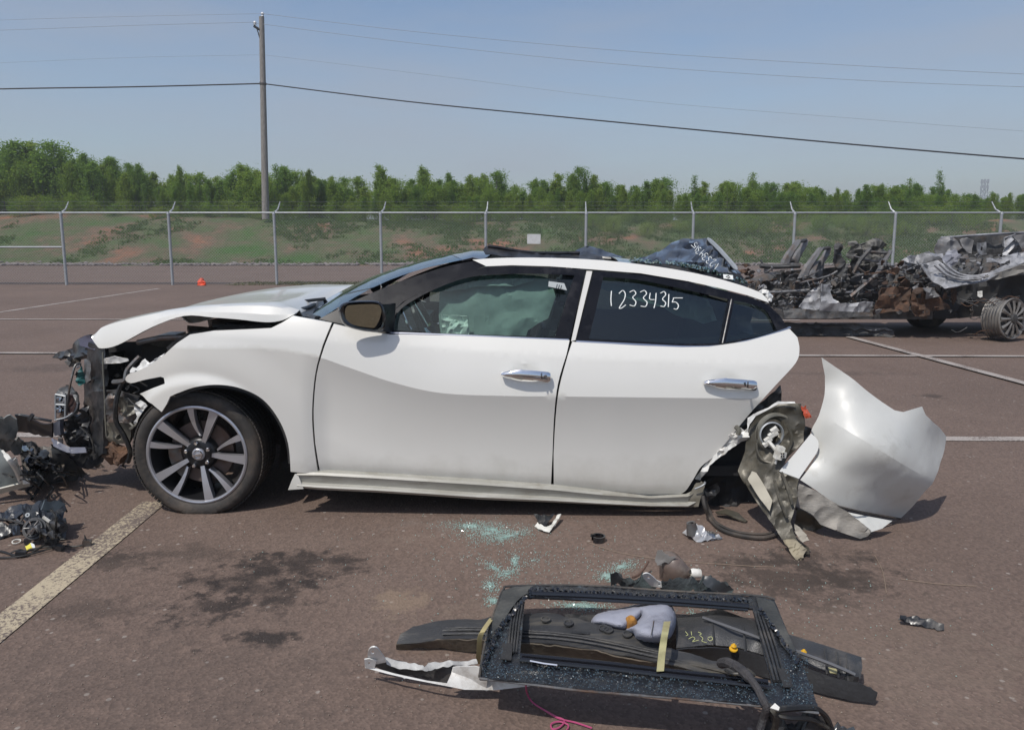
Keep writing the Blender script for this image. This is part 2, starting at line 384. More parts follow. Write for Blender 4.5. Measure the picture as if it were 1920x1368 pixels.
# painted lines: worn paint
def paintmat(name, c, wear):
    m = mat(name, c, .8); nt = m.node_tree; n = nt.nodes; L = nt.links.new; b = n['Principled BSDF']
    geo = n.new('ShaderNodeNewGeometry')
    v = n.new('ShaderNodeTexNoise'); v.inputs['Scale'].default_value = 75; v.inputs['Detail'].default_value = 4; v.inputs['Roughness'].default_value = .8
    v2 = n.new('ShaderNodeTexNoise'); v2.inputs['Scale'].default_value = 3; v2.inputs['Detail'].default_value = 5
    L(geo.outputs['Position'], v.inputs['Vector']); L(geo.outputs['Position'], v2.inputs['Vector'])
    a = n.new('ShaderNodeMath'); a.operation = 'MULTIPLY_ADD'; a.inputs[1].default_value = .45; L(v2.outputs['Fac'], a.inputs[0]); L(v.outputs['Fac'], a.inputs[2])
    r = n.new('ShaderNodeValToRGB'); r.color_ramp.elements[0].position = .64+wear; r.color_ramp.elements[1].position = .72+wear
    r.color_ramp.elements[0].color = (*c, 1); r.color_ramp.elements[1].color = (.13, .10, .085, 1)
    L(a.outputs[0], r.inputs[0]); L(r.outputs[0], b.inputs['Base Color']); return m
PW = paintmat('worn_white_line_paint', (.36, .32, .29), .10); PYL = paintmat('worn_cream_line_paint', (.43, .36, .25), .05)
def line(a, b, w, m, z=.004):
    a = PH(*a); b = PH(*b); d = (b-a).normalized(); s = Vector((-d.y, d.x, 0))*w/2; up = Vector((0, 0, z))
    o = mk('parking_line', [a-s+up, b-s+up, b+s+up, a+s+up], [(0, 1, 2, 3)], m, smooth=False); tag(o, None, kind='structure')
line((-400, 645), (298, 541), .11, PW); line((-700, 598), (1500, 601), .10, PW, .008); line((-900, 660), (2500, 671), .10, PW, .012)
line((-700, 813), (2600, 826), .105, PW); line((1592, 633), (2400, 848), .11, PW, .016); line((291, 941), (-420, 1520), .125, PYL)
line((1100, 601), (600, 545), .1, PW, .016)

# ---- embankment with noise relief
def bank_h(x, y):
    t = sstep(33.5, 44.5, y); h = 2.12*t
    k = sstep(33.5, 37, y)
    h += k*(.22*noise.noise(Vector((x*.22, y*.3, 0)))+.12*noise.noise(Vector((x*.7, y*.8, 3)))+.05*noise.noise(Vector((x*2, y*2, 3))))
    h += .5*math.exp(-((x+25)/9)**2)*t
    return h
rows = []
ys = [33.3+.45*i for i in range(30)]+[48, 52, 60, 80, 120, 200, 400, 900]
for y in ys: rows.append([Vector((x, y, bank_h(x, y) if y > 33.4 else -.05)) for x in [i*.8 for i in range(-75, 76)]])
em = bpy.data.materials.new('embankment_soil'); em.use_nodes = True
nt = em.node_tree; n = nt.nodes; b = n['Principled BSDF']; b.inputs['Roughness'].default_value = .95
geo = n.new('ShaderNodeNewGeometry'); mpg = n.new('ShaderNodeMapping'); mpg.inputs['Scale'].default_value = (1, .8, 2.2); nt.links.new(geo.outputs['Position'], mpg.inputs[0])
t1 = n.new('ShaderNodeTexNoise'); t1.inputs['Scale'].default_value = .33; t1.inputs['Detail'].default_value = 9; t1.inputs['Roughness'].default_value = .68; nt.links.new(mpg.outputs[0], t1.inputs['Vector'])
r1 = n.new('ShaderNodeValToRGB'); e = r1.color_ramp.elements
e[0].position = .36; e[0].color = (.060, .135, .022, 1); e[1].position = .66; e[1].color = (.33, .15, .085, 1)
q = e.new(.50); q.color = (.12, .125, .06, 1); q = e.new(.57); q.color = (.19, .13, .085, 1)
nt.links.new(t1.outputs['Fac'], r1.inputs[0])
t2 = n.new('ShaderNodeTexNoise'); t2.inputs['Scale'].default_value = 5; t2.inputs['Detail'].default_value = 8; t2.inputs['Roughness'].default_value = .8; nt.links.new(geo.outputs['Position'], t2.inputs['Vector'])
r2 = n.new('ShaderNodeValToRGB'); r2.color_ramp.elements[0].position = .3; r2.color_ramp.elements[0].color = (.55, .55, .5, 1); r2.color_ramp.elements[1].position = .7; r2.color_ramp.elements[1].color = (1.35, 1.35, 1.3, 1)
nt.links.new(t2.outputs['Fac'], r2.inputs[0]); x = n.new('ShaderNodeMixRGB'); x.blend_type = 'MULTIPLY'; x.inputs[0].default_value = 1
nt.links.new(r1.outputs[0], x.inputs[1]); nt.links.new(r2.outputs[0], x.inputs[2]); nt.links.new(x.outputs[0], b.inputs['Base Color'])
bp = n.new('ShaderNodeBump'); bp.inputs['Strength'].default_value = 1; bp.inputs['Distance'].default_value = .15; nt.links.new(t2.outputs['Fac'], bp.inputs['Height']); nt.links.new(bp.outputs[0], b.inputs['Normal'])
tag(MB().grid(rows).build('embankment', em), None, kind='structure')

rng = np.random.default_rng(11)
def blades(name, pts, hh, ww, cols, nb=5):
    """tufts of narrow upright leaves, joined"""
    V = []; F = []
    for (x, y, z) in pts:
        for k in range(nb):
            a = rng.uniform(0, 6.283); l = hh*rng.uniform(.5, 1.2); d = rng.uniform(.2, .9)*l; w = ww*rng.uniform(.6, 1.3)
            bx, by = x+rng.normal(0, ww*1.5), y+rng.normal(0, ww*1.5); s = (-math.sin(a)*w/2, math.cos(a)*w/2); i = len(V)
            V += [(bx-s[0], by-s[1], z-.02), (bx+s[0], by+s[1], z-.02), (bx+math.cos(a)*d*.5+s[0]*.7, by+math.sin(a)*d*.5+s[1]*.7, z+l*.7), (bx+math.cos(a)*d, by+math.sin(a)*d, z+l*.9)]
            F += [(i, i+1, i+2), (i, i+2, i+3)]
    me = bpy.data.meshes.new(name); me.from_pydata(V, [], F); me.materials.append(cols); o = bpy.data.objects.new(name, me); COL.objects.link(o); return o
grassm = mat('bank_grass', (.06, .13, .025), .8, col2=(.12, .17, .05), nscale=.8, ncon=.8)
pts = []
while len(pts) < 19000:
    x = rng.uniform(-27, 27); y = rng.uniform(33.8, 47)
    gden = noise.noise(Vector((x*.23, y*.2, 8)))+.5*noise.noise(Vector((x*.8, y*.7, 2)))+.12+.018*x*(1 if y < 40 else .3)
    if y > 45: gden += .5
    if gden+.08 > rng.uniform(0, .45): pts.append((x, y, bank_h(x, y)))
translucify(grassm, (.16, .22, .06), .45)
tag(blades('embankment_grass', pts, .12, .05, grassm, 7), 'patchy green grass and weeds growing on the reddish bank', 'grass', kind='stuff')
pts = []
for i in range(5200):
    x = rng.uniform(-7.6, 14); y = rng.normal(20.75, .28)
    if y > 21.6 or y < 20.05: continue
    if noise.noise(Vector((x*.6, y*2, 1))) > -.25 : pts.append((x, y, 0))
gsm = mat('verge_grass', (.08, .10, .035), .85, col2=(.16, .145, .08), nscale=3, ncon=.8)
tag(blades('verge_grass', pts, .05, .03, gsm, 5), 'thin strip of short grass along the foot of the fence', 'grass', kind='stuff')
# verge soil
rows = [[Vector((x, y0+.08*noise.noise(Vector((x, y0, 0))), .006+(.01 if 0 < j < 3 else 0))) for x in [-7.8+.25*i for i in range(90)]] for j, y0 in enumerate((20.2, 20.5, 21.0, 21.35))]
tag(MB().grid(rows).build('verge', mat('verge_soil', (.10, .085, .05), .95, col2=(.16, .12, .085), nscale=4)), None, kind='structure')
# stones at the foot of the bank
ico = bmesh.new(); bmesh.ops.create_icosphere(ico, subdivisions=1, radius=1); IV = [v.co.copy() for v in ico.verts]; IF = [tuple(v.index for v in f.verts) for f in ico.faces]; ico.free()
sb = MB()
for i in range(2300):
    x = rng.uniform(-26, 20); y = 33.45+abs(rng.normal(0, .45)); s = rng.uniform(.03, .10)
    if noise.noise(Vector((x*.8, y, 0))) < -.35: continue
    c = Vector((x, y, (bank_h(x, y) if y > 33.4 else 0)+s*.3)); n0 = len(sb.V)
    sb.add([c+Vector((v.x*s*1.3, v.y*s, v.z*s*.7))*(1+.35*rng.normal()*.5) for v in IV], IF)
tag(sb.build('gravel_edge', mat('bank_stones', (.12, .105, .10), .9, col2=(.25, .22, .21), nscale=4, ncon=.6), smooth=False), 'band of loose grey stones along the foot of the bank', 'stones', kind='stuff')

# ---- chain link fence
FY = 20.25; FH = 1.93
xs = [p for p in (PY(px, 480, FY).x for px in (-276, -78, 120.5, 320.5, 517, 715, 911, 1098, 1298, 1486.5, 1674, 1871, 2068, 2260))]
toplean = [1, 1, 1, 1, 1, 1, .45, 0, -.3, -.6, -1, -1.4, -1.4, -1.4]
fe = thing('chain_link_fence', (0, FY, 0), 'galvanised chain link fence with barbed wire running behind the wrecks', 'fence')
for x, tl in zip(xs, toplean):
    MB().tube([(x, FY, 0), (x, FY, FH+.03)], .038, n=10).build('post', M['galv'], fe)
    arm = MB().tube([(x, FY, FH-.02), (x+tl*.03+.055*math.copysign(1, tl or 1)*abs(tl), FY+.10, FH+.10), (x+.12*tl, FY+.20, FH+.30)], [.032, .022, .014], n=6)
    arm.lathe((x, FY, FH-.05), [(.044, 0), (.044, .06), (.03, .08)], (0, 0, 1), 10).build('barb_arm', M['galv'], fe)
for i in range(len(xs)-1):
    MB().tube([(xs[i]+.04, FY, FH), (xs[i+1]-.04, FY, FH)], .024, n=8).build('top_rail', M['galv'], fe)
    if i in (0, 1): MB().tube([(xs[i]+.04, FY, 1.02), (xs[i+1]-.04, FY, 1.02)], .024, n=8).build('mid_rail', M['galv'], fe)
cm = MB(); x0, x1 = xs[0], xs[-1]; sp = .078; hh = FH-.04
for s in (1, -1):
    k = x0-hh
    while k < x1+hh:
        a, bq = (k, .03), (k+hh*.95, .03+hh*.98)
        if s < 0: a, bq = (k+hh*.95, .03), (k, .03+hh*.98)
        lo, hi = min(a[0], bq[0]), max(a[0], bq[0])
        if hi > x0 and lo < x1: cm.tube([(a[0], FY-.004*s, a[1]), (bq[0], FY+.004*s, bq[1])], .0019, n=3, cap=False)
        k += sp
cm.build('chain_link_mesh', M['galv'], fe, smooth=False)['kind'] = 'stuff'
bw = mat('barbed_wire_steel', (.22, .23, .24), .5, .6)
for j in range(3):
    z = FH+.10+.10*j; off = .05+.07*j
    for i in range(len(xs)-1):
        a = Vector((xs[i]+.12*toplean[i]*(j+1)/3, FY+off, z)); c = Vector((xs[i+1]+.12*toplean[i+1]*(j+1)/3, FY+off, z)); bm_ = MB().tube([a, (a+c)/2-Vector((0, 0, .015)), c], .003, n=3)
        for k in range(1, 18):
            p = a+(c-a)*k/18; bm_.tube([p+Vector((-.01, 0, .02)), p+Vector((.01, 0, -.02))], .003, n=3)
        bm_.build('barbed_wire', bw, fe)
sx = PY(1001, 448, FY-.03)
sg = thing('fence_sign', (sx.x, FY-.05, sx.z-.13), 'small blank white sign plate wired to the fence, seen above the roof', 'sign')
pl = [(-.18, -.13), (.18, -.13), (.18, .13), (-.18, .13)]
mk('plate', [(sx.x+a, FY-.02, sx.z+c) for a, c in pl], [(0, 1, 2, 3)], mat('sign_enamel', (.62, .63, .63), .5, col2=(.5, .5, .5), nscale=9), sg, thick=.004)
for dx in (-.14, .14): MB().tube([(sx.x+dx, FY-.03, sx.z+.11), (sx.x+dx, FY+.01, sx.z+.12)], .006, n=5).build('wire_tie', M['galv'], sg)
# warning marker by the post
c0 = PH(377, 534)
cone = thing('fallen_marker', c0, 'crumpled orange road marker lying by the fence foot', 'marker')
om = mat('orange_marker_plastic', (.75, .10, .045), .5)
panel('base', [(368, 536, 20.0), (371, 530, 20.0), (378, 527, 20.0), (385, 530, 20.0), (385, 536, 20.0)], om, cone, step=3, thick=.04, amp=.04, freq=8)
MB().lathe(c0+Vector((0, 0, .05)), [(.10, 0), (.09, .05), (.05, .13), (.02, .14)], (.3, 0, 1), 12).build('cone_body', om, cone)

# ---- utility pole and lines
pbx, UY = PY(498, 405, 42).x, 42.0
def up(px, py, Y=UY): return PY(px, py, Y)
top = up(490.5, 32); base = Vector((pbx, UY, 2.2))
po = thing('utility_pole', base, 'tall grey wooden utility pole standing behind the fence', 'utility pole')
cpts = [base+(top-base)*k/8 for k in range(9)]
MB().tube(cpts, [.20-.065*k/8 for k in range(9)], n=14).build('pole', M['wood'], po)
arm = MB().tube([top+Vector((-.02, -.05, -.72)), top+Vector((-.40, -.12, -.50))], .07, n=6); arm.tube([top+Vector((-.02, -.05, -1.5)), top+Vector((-.25, -.1, -.62))], .03, n=5)
arm.build('bracket', mat('dark_bracket_steel', (.03, .03, .032), .6), po)
cer = mat('insulator_porcelain', (.55, .57, .6), .25)
MB().lathe(top+Vector((-.34, -.12, -.44)), [(.0, .2), (.06, .18), (.10, .1), (.05, .06), (.09, 0), (0, 0)], (0, 0, 1), 12).build('insulator', cer, po)
MB().lathe(top+Vector((.06, -.02, .02)), [(.0, .22), (.06, .2), (.10, .12), (.05, .08), (.08, 0), (0, 0)], (0, 0, 1), 12).build('insulator', cer, po)
MB().lathe(up(493, 157)+Vector((0, 0, -.08)), [(.17, 0), (.185, .03), (.185, .12), (.17, .16)], (0, 0, 1), 14).build('clamp', M['steel'], po)
wm = mat('cable_black', (.015, .015, .017), .6); wm2 = mat('aluminium_conductor', (.30, .33, .37), .6)
def wirerun(label, pts, r, m):
    o = MB().tube([PY(*p) for p in cr(pts, 6)], r, n=4).build('power_line', m); tag(o, label, 'cable', 'overhead lines')
wirerun('thick black cable running left from the pole', [(-300, 176, 40), (0, 167, 41), (250, 163, 41.6), (487, 157, 42)], .035, wm)
wirerun('thick black cable sagging right from the pole to the frame edge', [(493, 157, 42), (760, 190, 39), (1040, 218, 36), (1300, 243, 34), (1600, 271, 32), (1920, 298, 30), (2300, 328, 28)], .030, wm)
wirerun('thin high wire leaving the pole top, uppermost on the right', [(492, 26, 42), (800, 62, 40), (1200, 98, 38), (1600, 123, 36), (1920, 139, 35), (2300, 155, 34)], .010, wm2)
wirerun('thin high wire, second of the pair crossing to the right', [(480, 44, 42), (800, 84, 40), (1200, 124, 38), (1600, 150, 36), (1920, 163, 35), (2300, 175, 34)], .010, wm2)
wirerun('faint thin wire sloping right below the upper pair', [(494, 103, 42), (800, 140, 40), (1200, 189, 38), (1600, 222, 36), (1920, 246, 35), (2300, 272, 34)], .007, wm2)
wirerun('faint thin wire running left from the pole top', [(490, 26, 42), (250, 31, 42), (0, 38, 42), (-300, 50, 42)], .007, wm2)
wirerun('thin wire running left from the bracket insulator', [(478, 42, 42), (250, 48, 42), (0, 57, 42), (-300, 66, 42)], .009, wm2)
wirerun('lowest faint thin wire running left above the black cable', [(490, 103, 42), (250, 108, 42), (0, 118, 42), (-300, 130, 42)], .006, wm2)

# ---- trees
leafm = []
for i, (c1, c2) in enumerate([((.11, .19, .03), (.20, .28, .055)), ((.085, .155, .03), (.15, .24, .05)), ((.12, .19, .03), (.22, .29, .06))]):
    m = mat('leaves', c1, .7, col2=c2, nscale=1.2, ncon=.9, spec=.3)
    n = m.node_tree.nodes; tr = n.new('ShaderNodeBsdfTranslucent'); tr.inputs[0].default_value = (c2[0]*1.6, c2[1]*1.6, c2[2], 1); ms = n.new('ShaderNodeMixShader'); ms.inputs[0].default_value = .5
    m.node_tree.links.new(n['Principled BSDF'].outputs[0], ms.inputs[1]); m.node_tree.links.new(tr.outputs[0], ms.inputs[2]); m.node_tree.links.new(ms.outputs[0], n['Material Output'].inputs[0]); leafm.append(m)
bark = mat('young_bark', (.10, .09, .07), .9, col2=(.2, .19, .17), nscale=10)
def tree_mesh(seed, H, wid, nleaf, shape, mi):
    r = np.random.default_rng(seed); tb = MB(); lean = r.normal(0, .03, 2)
    tp = [(lean[0]*H*t*t, lean[1]*H*t*t, H*t*.96) for t in (0, .25, .5, .75, 1)]
    tb.tube(tp, [.055*H/4*(1-.85*t) for t in (0, .25, .5, .75, 1)], n=5)
    cl = []
    nl = 26
    for i in range(nl):
        t = .10+.88*(i+r.uniform())/nl; a = r.uniform(0, 6.283)
        if shape == 0: rad = wid*(1-t)**.75*(.6+.5*r.uniform())+.10
        elif shape == 1: rad = wid*math.sin(math.pi*min(1, t*.8+.18))**.7*(.5+.6*r.uniform())
        else: rad = wid*(.55+.45*math.sin(3.1*t))*(1-t*t*.75)*(.5+.6*r.uniform())
        b0 = Vector((lean[0]*H*t*t, lean[1]*H*t*t, H*t*.96)); e = b0+Vector((math.cos(a)*rad, math.sin(a)*rad, rad*r.uniform(.4, 1.0)))
        tb.tube([b0, (b0+e)/2+Vector((0, 0, .04)), e], [.018*H/4, .012*H/4, .005], n=3, cap=False)
        for k in range(6): cl.append((b0+(e-b0)*(.25+.15*k*1.1), .09+.16*rad))
    for i in range(9):
        a = r.uniform(0, 6.283); rad = wid*.75*r.uniform(.1, 1)**.7; z1 = H*(1.0-.42*(rad/max(wid, .01))-.12*r.uniform()); z0 = H*r.uniform(.3, .5)
        p0 = Vector((math.cos(a)*rad*.6, math.sin(a)*rad*.6, z0)); p1 = Vector((math.cos(a)*rad, math.sin(a)*rad, z1)); tb.tube([p0, p1], [.012, .004], n=3, cap=False)
        for k in range(12): cl.append((p0+(p1-p0)*(.2+.8*k/11), .10-.055*k/11))
    for k in range(4): cl.append((Vector(tp[-1])+Vector((0, 0, -.12*k)), .07))
    V = np.zeros((nleaf*4, 3)); ci = r.integers(0, len(cl), nleaf)
    C = np.array([[*c, s] for c, s in cl])[ci]
    ctr = C[:, :3]+r.normal(0, 1, (nleaf, 3))*C[:, 3:4]*np.array([1, 1, .9])
    u = r.normal(0, 1, (nleaf, 3)); u /= np.linalg.norm(u, axis=1, keepdims=True); q = r.normal(0, 1, (nleaf, 3)); v = np.cross(u, q); v /= np.linalg.norm(v, axis=1, keepdims=True)
    s = (r.uniform(.03, .068, (nleaf, 1)))*(H/4)**.3
    V[0::4] = ctr-u*s; V[1::4] = ctr-v*s*.6; V[2::4] = ctr+u*s; V[3::4] = ctr+v*s*.6
    me = bpy.data.meshes.new('crown'); me.from_pydata(V.tolist(), [], [(4*i, 4*i+1, 4*i+2, 4*i+3) for i in range(nleaf)]); me.materials.append(leafm[mi])
    mt = bpy.data.meshes.new('trunk'); mt.from_pydata([tuple(x) for x in tb.V], [], tb.F); mt.materials.append(bark)
    return mt, me
TM = [tree_mesh(50+i, 4, w_*1.2, 6500, s_, m_) for i, (w_, s_, m_) in enumerate([(.75, 0, 0), (.95, 1, 1), (.85, 2, 2), (.6, 0, 2), (1.05, 2, 0), (.9, 1, 0), (.55, 0, 1), (.8, 2, 1)])]
BIG = [tree_mesh(80+i, 4, w_*1.2, 7500, s_, m_) for i, (w_, s_, m_) in enumerate([(1.0, 2, 1), (.9, 1, 1), (.8, 0, 0)])]
SPARSE = [tree_mesh(90+i, 4, w_, 2000, s_, m_) for i, (w_, s_, m_) in enumerate([(.42, 0, 1), (.5, 0, 0), (.55, 2, 1)])]
def tree(name, ms, x, y, top, label, group=None, wsc=1.0):
    z0 = bank_h(x, y)-.1; s = (top-z0)/4
    t = thing(name, (x, y, z0), label, 'tree', group); t.scale = (s*wsc, s*wsc, s); t.rotation_euler = (0, 0, R.uniform(0, 6.28))
    for nm, me in zip(('trunk', 'crown'), ms):
        o = bpy.data.objects.new(nm, me); COL.objects.link(o); o.parent = t
    return t
# the thicket: top height in pixels along the frame
prof = [(-200, 300), (0, 300), (100, 300), (200, 318), (300, 335), (360, 342), (420, 342), (450, 335), (560, 345), (700, 345), (900, 352), (1150, 358), (1300, 360), (1500, 362), (1700, 366), (1760, 372), (1830, 385), (1920, 408), (2100, 420)]
for row, (Y0, n_, dh) in enumerate(((45.0, 110, 4), (47.0, 86, -4), (49.5, 76, -12))):
    for i in range(n_):
        px = -140+2150*(i+R.uniform(-.4, .4))/n_; Y = Y0+R.uniform(-.8, .8)
        pt = PY(px, interp(prof, px)+dh+(R.gauss(0, 13) if row < 2 else R.gauss(0, 8)), Y); z0 = bank_h(pt.x, Y)
        tp = max(pt.z, z0+1.6)
        tree('thicket_tree', R.choice(TM+(SPARSE if row == 0 else [])), pt.x, Y, tp, 'young leafy green tree in the dense thicket on the bank', 'young trees massed in the thicket', (R.uniform(.75, 1.25) if row == 0 else R.uniform(1.1, 1.7)))
notable = [(28, 262, BIG[0], 1.5, 'dark round crowned tree at the far left edge, tallest of the thicket'), (100, 265, BIG[1], 1.5, 'dark broad tree, second from the left edge of the thicket'),
 (160, 285, BIG[0], 1.0, 'dark tree just right of the two tallest on the left'), (205, 295, BIG[1], .9, 'loose branched tree on the falling left shoulder of the thicket'), (255, 305, BIG[0], .8, 'small rounded tree where the left shoulder of the thicket ends'),
 (335, 311, TM[0], .8, 'pointed young tree standing alone above the low left stretch'), (460, 308, BIG[2], 1.35, 'bright bushy tree immediately left of the utility pole'), (524, 306, SPARSE[2], 1.1, 'thin open tree immediately right of the utility pole'),
 (565, 318, SPARSE[1], 1.0, 'small open topped tree, second right of the utility pole'), (620, 330, TM[3], .9, 'slim young tree between the pole and the first tall cone'),
 (715, 309, BIG[2], 1.05, 'tall cone shaped tree between the windscreen and the pole'), (795, 312, BIG[2], .9, 'tall slim tree right of the cone shaped one'), (843, 322, TM[6], .9, 'narrow spire tree above the front of the car roof'), (880, 327, TM[3], 1.0, 'slim leafy tree above the middle of the roof, left of the post'),
 (965, 343, SPARSE[1], 1.0, 'low thin topped tree left of the fence sign'), (1005, 335, TM[0], .9, 'pale leaved young tree above the fence sign'), (1088, 312, BIG[1], 1.0, 'broad dense tree, largest above the middle of the fence'), (1075, 325, BIG[2], .9, 'bushy companion on the left side of the broad middle tree'),
 (1135, 345, SPARSE[0], 1.0, 'thin whip of a tree right of the broad middle one'), (1180, 348, SPARSE[2], 1.0, 'sparse low tree above the torn roof'), (1304, 327, SPARSE[0], 1.0, 'single slender spire above the crumpled tinted glass'), (1240, 340, TM[3], .8, 'young tree left of the slender spire'),
 (1413, 320, SPARSE[1], 1.0, 'tall thin tree above the left end of the burnt wrecks'), (1440, 340, TM[7], .9, 'leafy shorter tree beside the tall thin one'), (1365, 345, TM[0], .8, 'small tree left of the tall thin one over the wrecks'), (1490, 358, SPARSE[0], .9, 'small narrow spire over the burnt seat frames'),
 (1530, 350, TM[0], .9, 'rounded young tree above the burnt seats'), (1570, 352, TM[3], .8, 'slim tree right of the rounded one above burnt seats'), (1610, 352, TM[6], .9, 'narrow tree above the standing burnt panel'), (1655, 345, TM[0], .9, 'pointed tree above the burnt grey block'), (1705, 332, SPARSE[1], 1.1, 'leaning thin tree with a bare tip, left of the tall bare one'), (1722, 342, TM[7], 1.0, 'dense tree under the thin leaning one'),
 (1767, 318, SPARSE[0], .95, 'tallest sparse spire on the right, near the far tower'), (1790, 362, SPARSE[2], 1.0, 'loose tree right of the sparse spire'), (1855, 358, SPARSE[2], 1.2, 'open tree beside the far lattice tower'), (1880, 385, TM[0], .9, 'low tree at the right end of the thicket')]
for px, py, ms, wsc, lab in notable:
    Y = R.uniform(45.4, 47.2); pt = PY(px, py, Y); tree('young_tree', ms, pt.x, Y, pt.z, lab, None, wsc)
# bushes low in front
bushm = [tree_mesh(120+i, 4, 1.9, 3600, 1, i) for i in range(3)]
for i in range(92):
    px = 20+1850*(i+R.uniform(-.4, .4))/92; Y = R.uniform(42.8, 44.5) if px < 1050 else R.uniform(39.5, 44.2); pt = PY(px, 396, Y)
    if px < 1050 and R.random() < .45: continue
    t = tree('thicket_shrub', bushm[i % 3], pt.x, Y, bank_h(pt.x, Y)+R.uniform(.9, 1.5), 'low leafy shrub at the front edge of the thicket', 'shrubs fronting the thicket', 1.5); t['category'] = 'shrub'; t.location.z -= .4

for i in range(80):
    px = -60+2050*(i+R.uniform(-.4, .4))/80; Y = R.uniform(46, 51); pt = PY(px, 396, Y)
    t = tree('thicket_shrub', bushm[i % 3], pt.x, Y, bank_h(pt.x, Y)+R.uniform(1.3, 2.0), 'leafy undergrowth bush deeper among the thicket trees', 'undergrowth among the thicket trees', 1.7); t['category'] = 'shrub'; t.location.z -= .4

# thin summer haze over the whole place
hzm = bpy.data.materials.new('haze_air'); hzm.use_nodes = True; hn = hzm.node_tree.nodes; hn.remove(hn['Principled BSDF'])
pv = hn.new('ShaderNodeVolumePrincipled'); pv.inputs['Density'].default_value = .0014; pv.inputs['Color'].default_value = (.93, .96, 1, 1); pv.inputs['Anisotropy'].default_value = .2
hzm.node_tree.links.new(pv.outputs[0], hn['Material Output'].inputs['Volume'])
tag(MB().box((0, 400, 11.6), (3000, 2200, 25.8)).build('haze', hzm, smooth=False), None, kind='stuff')
# far lattice tower
TY = 250.0; tb_ = PY(1840, 420, TY); tt = PY(1842, 336, TY)
tw = thing('lattice_tower', (tb_.x, TY, 0), 'distant grey lattice mast above the trees on the right', 'tower')
lt = MB(); H0, H1 = 0.0, tt.z; nst = 12
def cor(k, t):
    s = 1.6*(1-.72*t)+.3; a = math.pi/4+k*math.pi/2; return Vector((tb_.x+s*math.cos(a), TY+s*math.sin(a), H0+(H1-H0)*t))
for k in range(4): lt.tube([cor(k, 0), cor(k, 1)], .10, n=4)
for i in range(nst):
    for k in range(4): lt.tube([cor(k, i/nst), cor((k+1) % 4, (i+1)/nst)], .055, n=3); lt.tube([cor((k+1) % 4, i/nst), cor(k, (i+1)/nst)], .055, n=3)
gm = mat('tower_steel', (.34, .36, .40), .6)
lt.build('lattice', gm, tw)
for k in range(6):
    a = k*math.pi/3
    for z in (-1.2, -4.5): MB().box((tb_.x+1.1*math.cos(a), TY+1.1*math.sin(a), H1+z*.6), (.36, .3, 1.3)).build('antenna', gm, tw)
# ================================================================ THE WHITE CAR
def X(px): return (px-960)/397.0
def ztab(pts, Y=3.43): return [(PY(px, py, Y).x, PY(px, py, Y).z) for px, py in pts]
CREASE = ztab(cr([(170, 640), (330, 652), (450, 652), (520, 656), (590, 668), (650, 688), (740, 718), (830, 737), (950, 742), (1040, 743), (1200, 745), (1400, 748), (1520, 750)], 6))
SHOUL = ztab([(170, 590), (400, 630), (590, 638), (900, 662), (1140, 676), (1300, 683), (1520, 690)])
BOTT = ztab([(400, 884), (600, 886), (900, 903), (1037, 913), (1200, 929), (1300, 931)])
BELT = ztab([(560, 618), (730, 627), (900, 631), (1068, 638), (1300, 648), (1500, 650)], 3.53)
HUB = PY(368, 854, 3.50); YC = 4.36
HANDLES = [PY(988, 703, 3.43), PY(1368, 720, 3.44)]
def YS(x, z):
    y = 3.43+.010*x*x
    if x < -1.5: y += .30*((-1.5-x)/.55)**2
    if x > 1.05: y += .25*(x-1.05)**2
    zc = interp(CREASE, x); zs = interp(SHOUL, x); d = z-zc
    if d > 0:
        y += .17*d+.6*max(0, d-.02)*max(0, d-.02)
        e = z-zs
        if e > 0: y += .20*e+.35*e*e
    else:
        D = -d; fr = sstep(-1.0, -.86, x)
        y += fr*(.25*min(D, .40)-.37*min(D, .40)**2)+(1-fr)*.045*D
        t = max(0, interp(BOTT, x)+.04-z); y += 5*t*t*fr
    r = math.hypot(x-HUB.x-.04, z-HUB.z)
    if x < -.7: y -= .022*(1-sstep(.36, .42, r))+.012*(1-sstep(.45, .62, r))
    for h in HANDLES:
        q = ((x-h.x+.0)/.075)**2+((z-h.z)/.045)**2
        if q < 1.6: y += .009*(1-sstep(.15, 1.3, q))
    return y
def GH(x, z):
    e = z-interp(BELT, x); return 3.545+.010*x*x+.62*e+.35*e*e+(.30*(x-1.05)**2 if x > 1.05 else 0)
PAINT = mat('pearl_white_paint', (.70, .69, .65), .28, col2=(.68, .67, .63), nscale=3, coat=.75, coatr=.08, spec=.5)
nt = PAINT.node_tree; pn = nt.nodes['Principled BSDF']
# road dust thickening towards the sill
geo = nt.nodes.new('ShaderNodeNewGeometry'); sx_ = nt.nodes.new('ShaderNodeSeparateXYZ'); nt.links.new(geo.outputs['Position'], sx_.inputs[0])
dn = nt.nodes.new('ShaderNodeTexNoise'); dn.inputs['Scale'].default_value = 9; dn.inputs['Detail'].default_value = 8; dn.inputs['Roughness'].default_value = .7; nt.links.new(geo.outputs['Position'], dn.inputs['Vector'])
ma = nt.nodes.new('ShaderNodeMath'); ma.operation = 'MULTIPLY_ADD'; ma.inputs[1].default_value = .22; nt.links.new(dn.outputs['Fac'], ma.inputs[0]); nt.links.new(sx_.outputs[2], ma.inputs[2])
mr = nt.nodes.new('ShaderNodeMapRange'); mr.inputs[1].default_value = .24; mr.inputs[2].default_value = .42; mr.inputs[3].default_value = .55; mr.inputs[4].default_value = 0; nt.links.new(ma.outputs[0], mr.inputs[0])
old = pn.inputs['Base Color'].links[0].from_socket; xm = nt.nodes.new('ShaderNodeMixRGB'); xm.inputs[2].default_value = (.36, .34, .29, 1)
nt.links.new(old, xm.inputs[1]); nt.links.new(mr.outputs[0], xm.inputs[0]); nt.links.new(xm.outputs[0], pn.inputs['Base Color'])

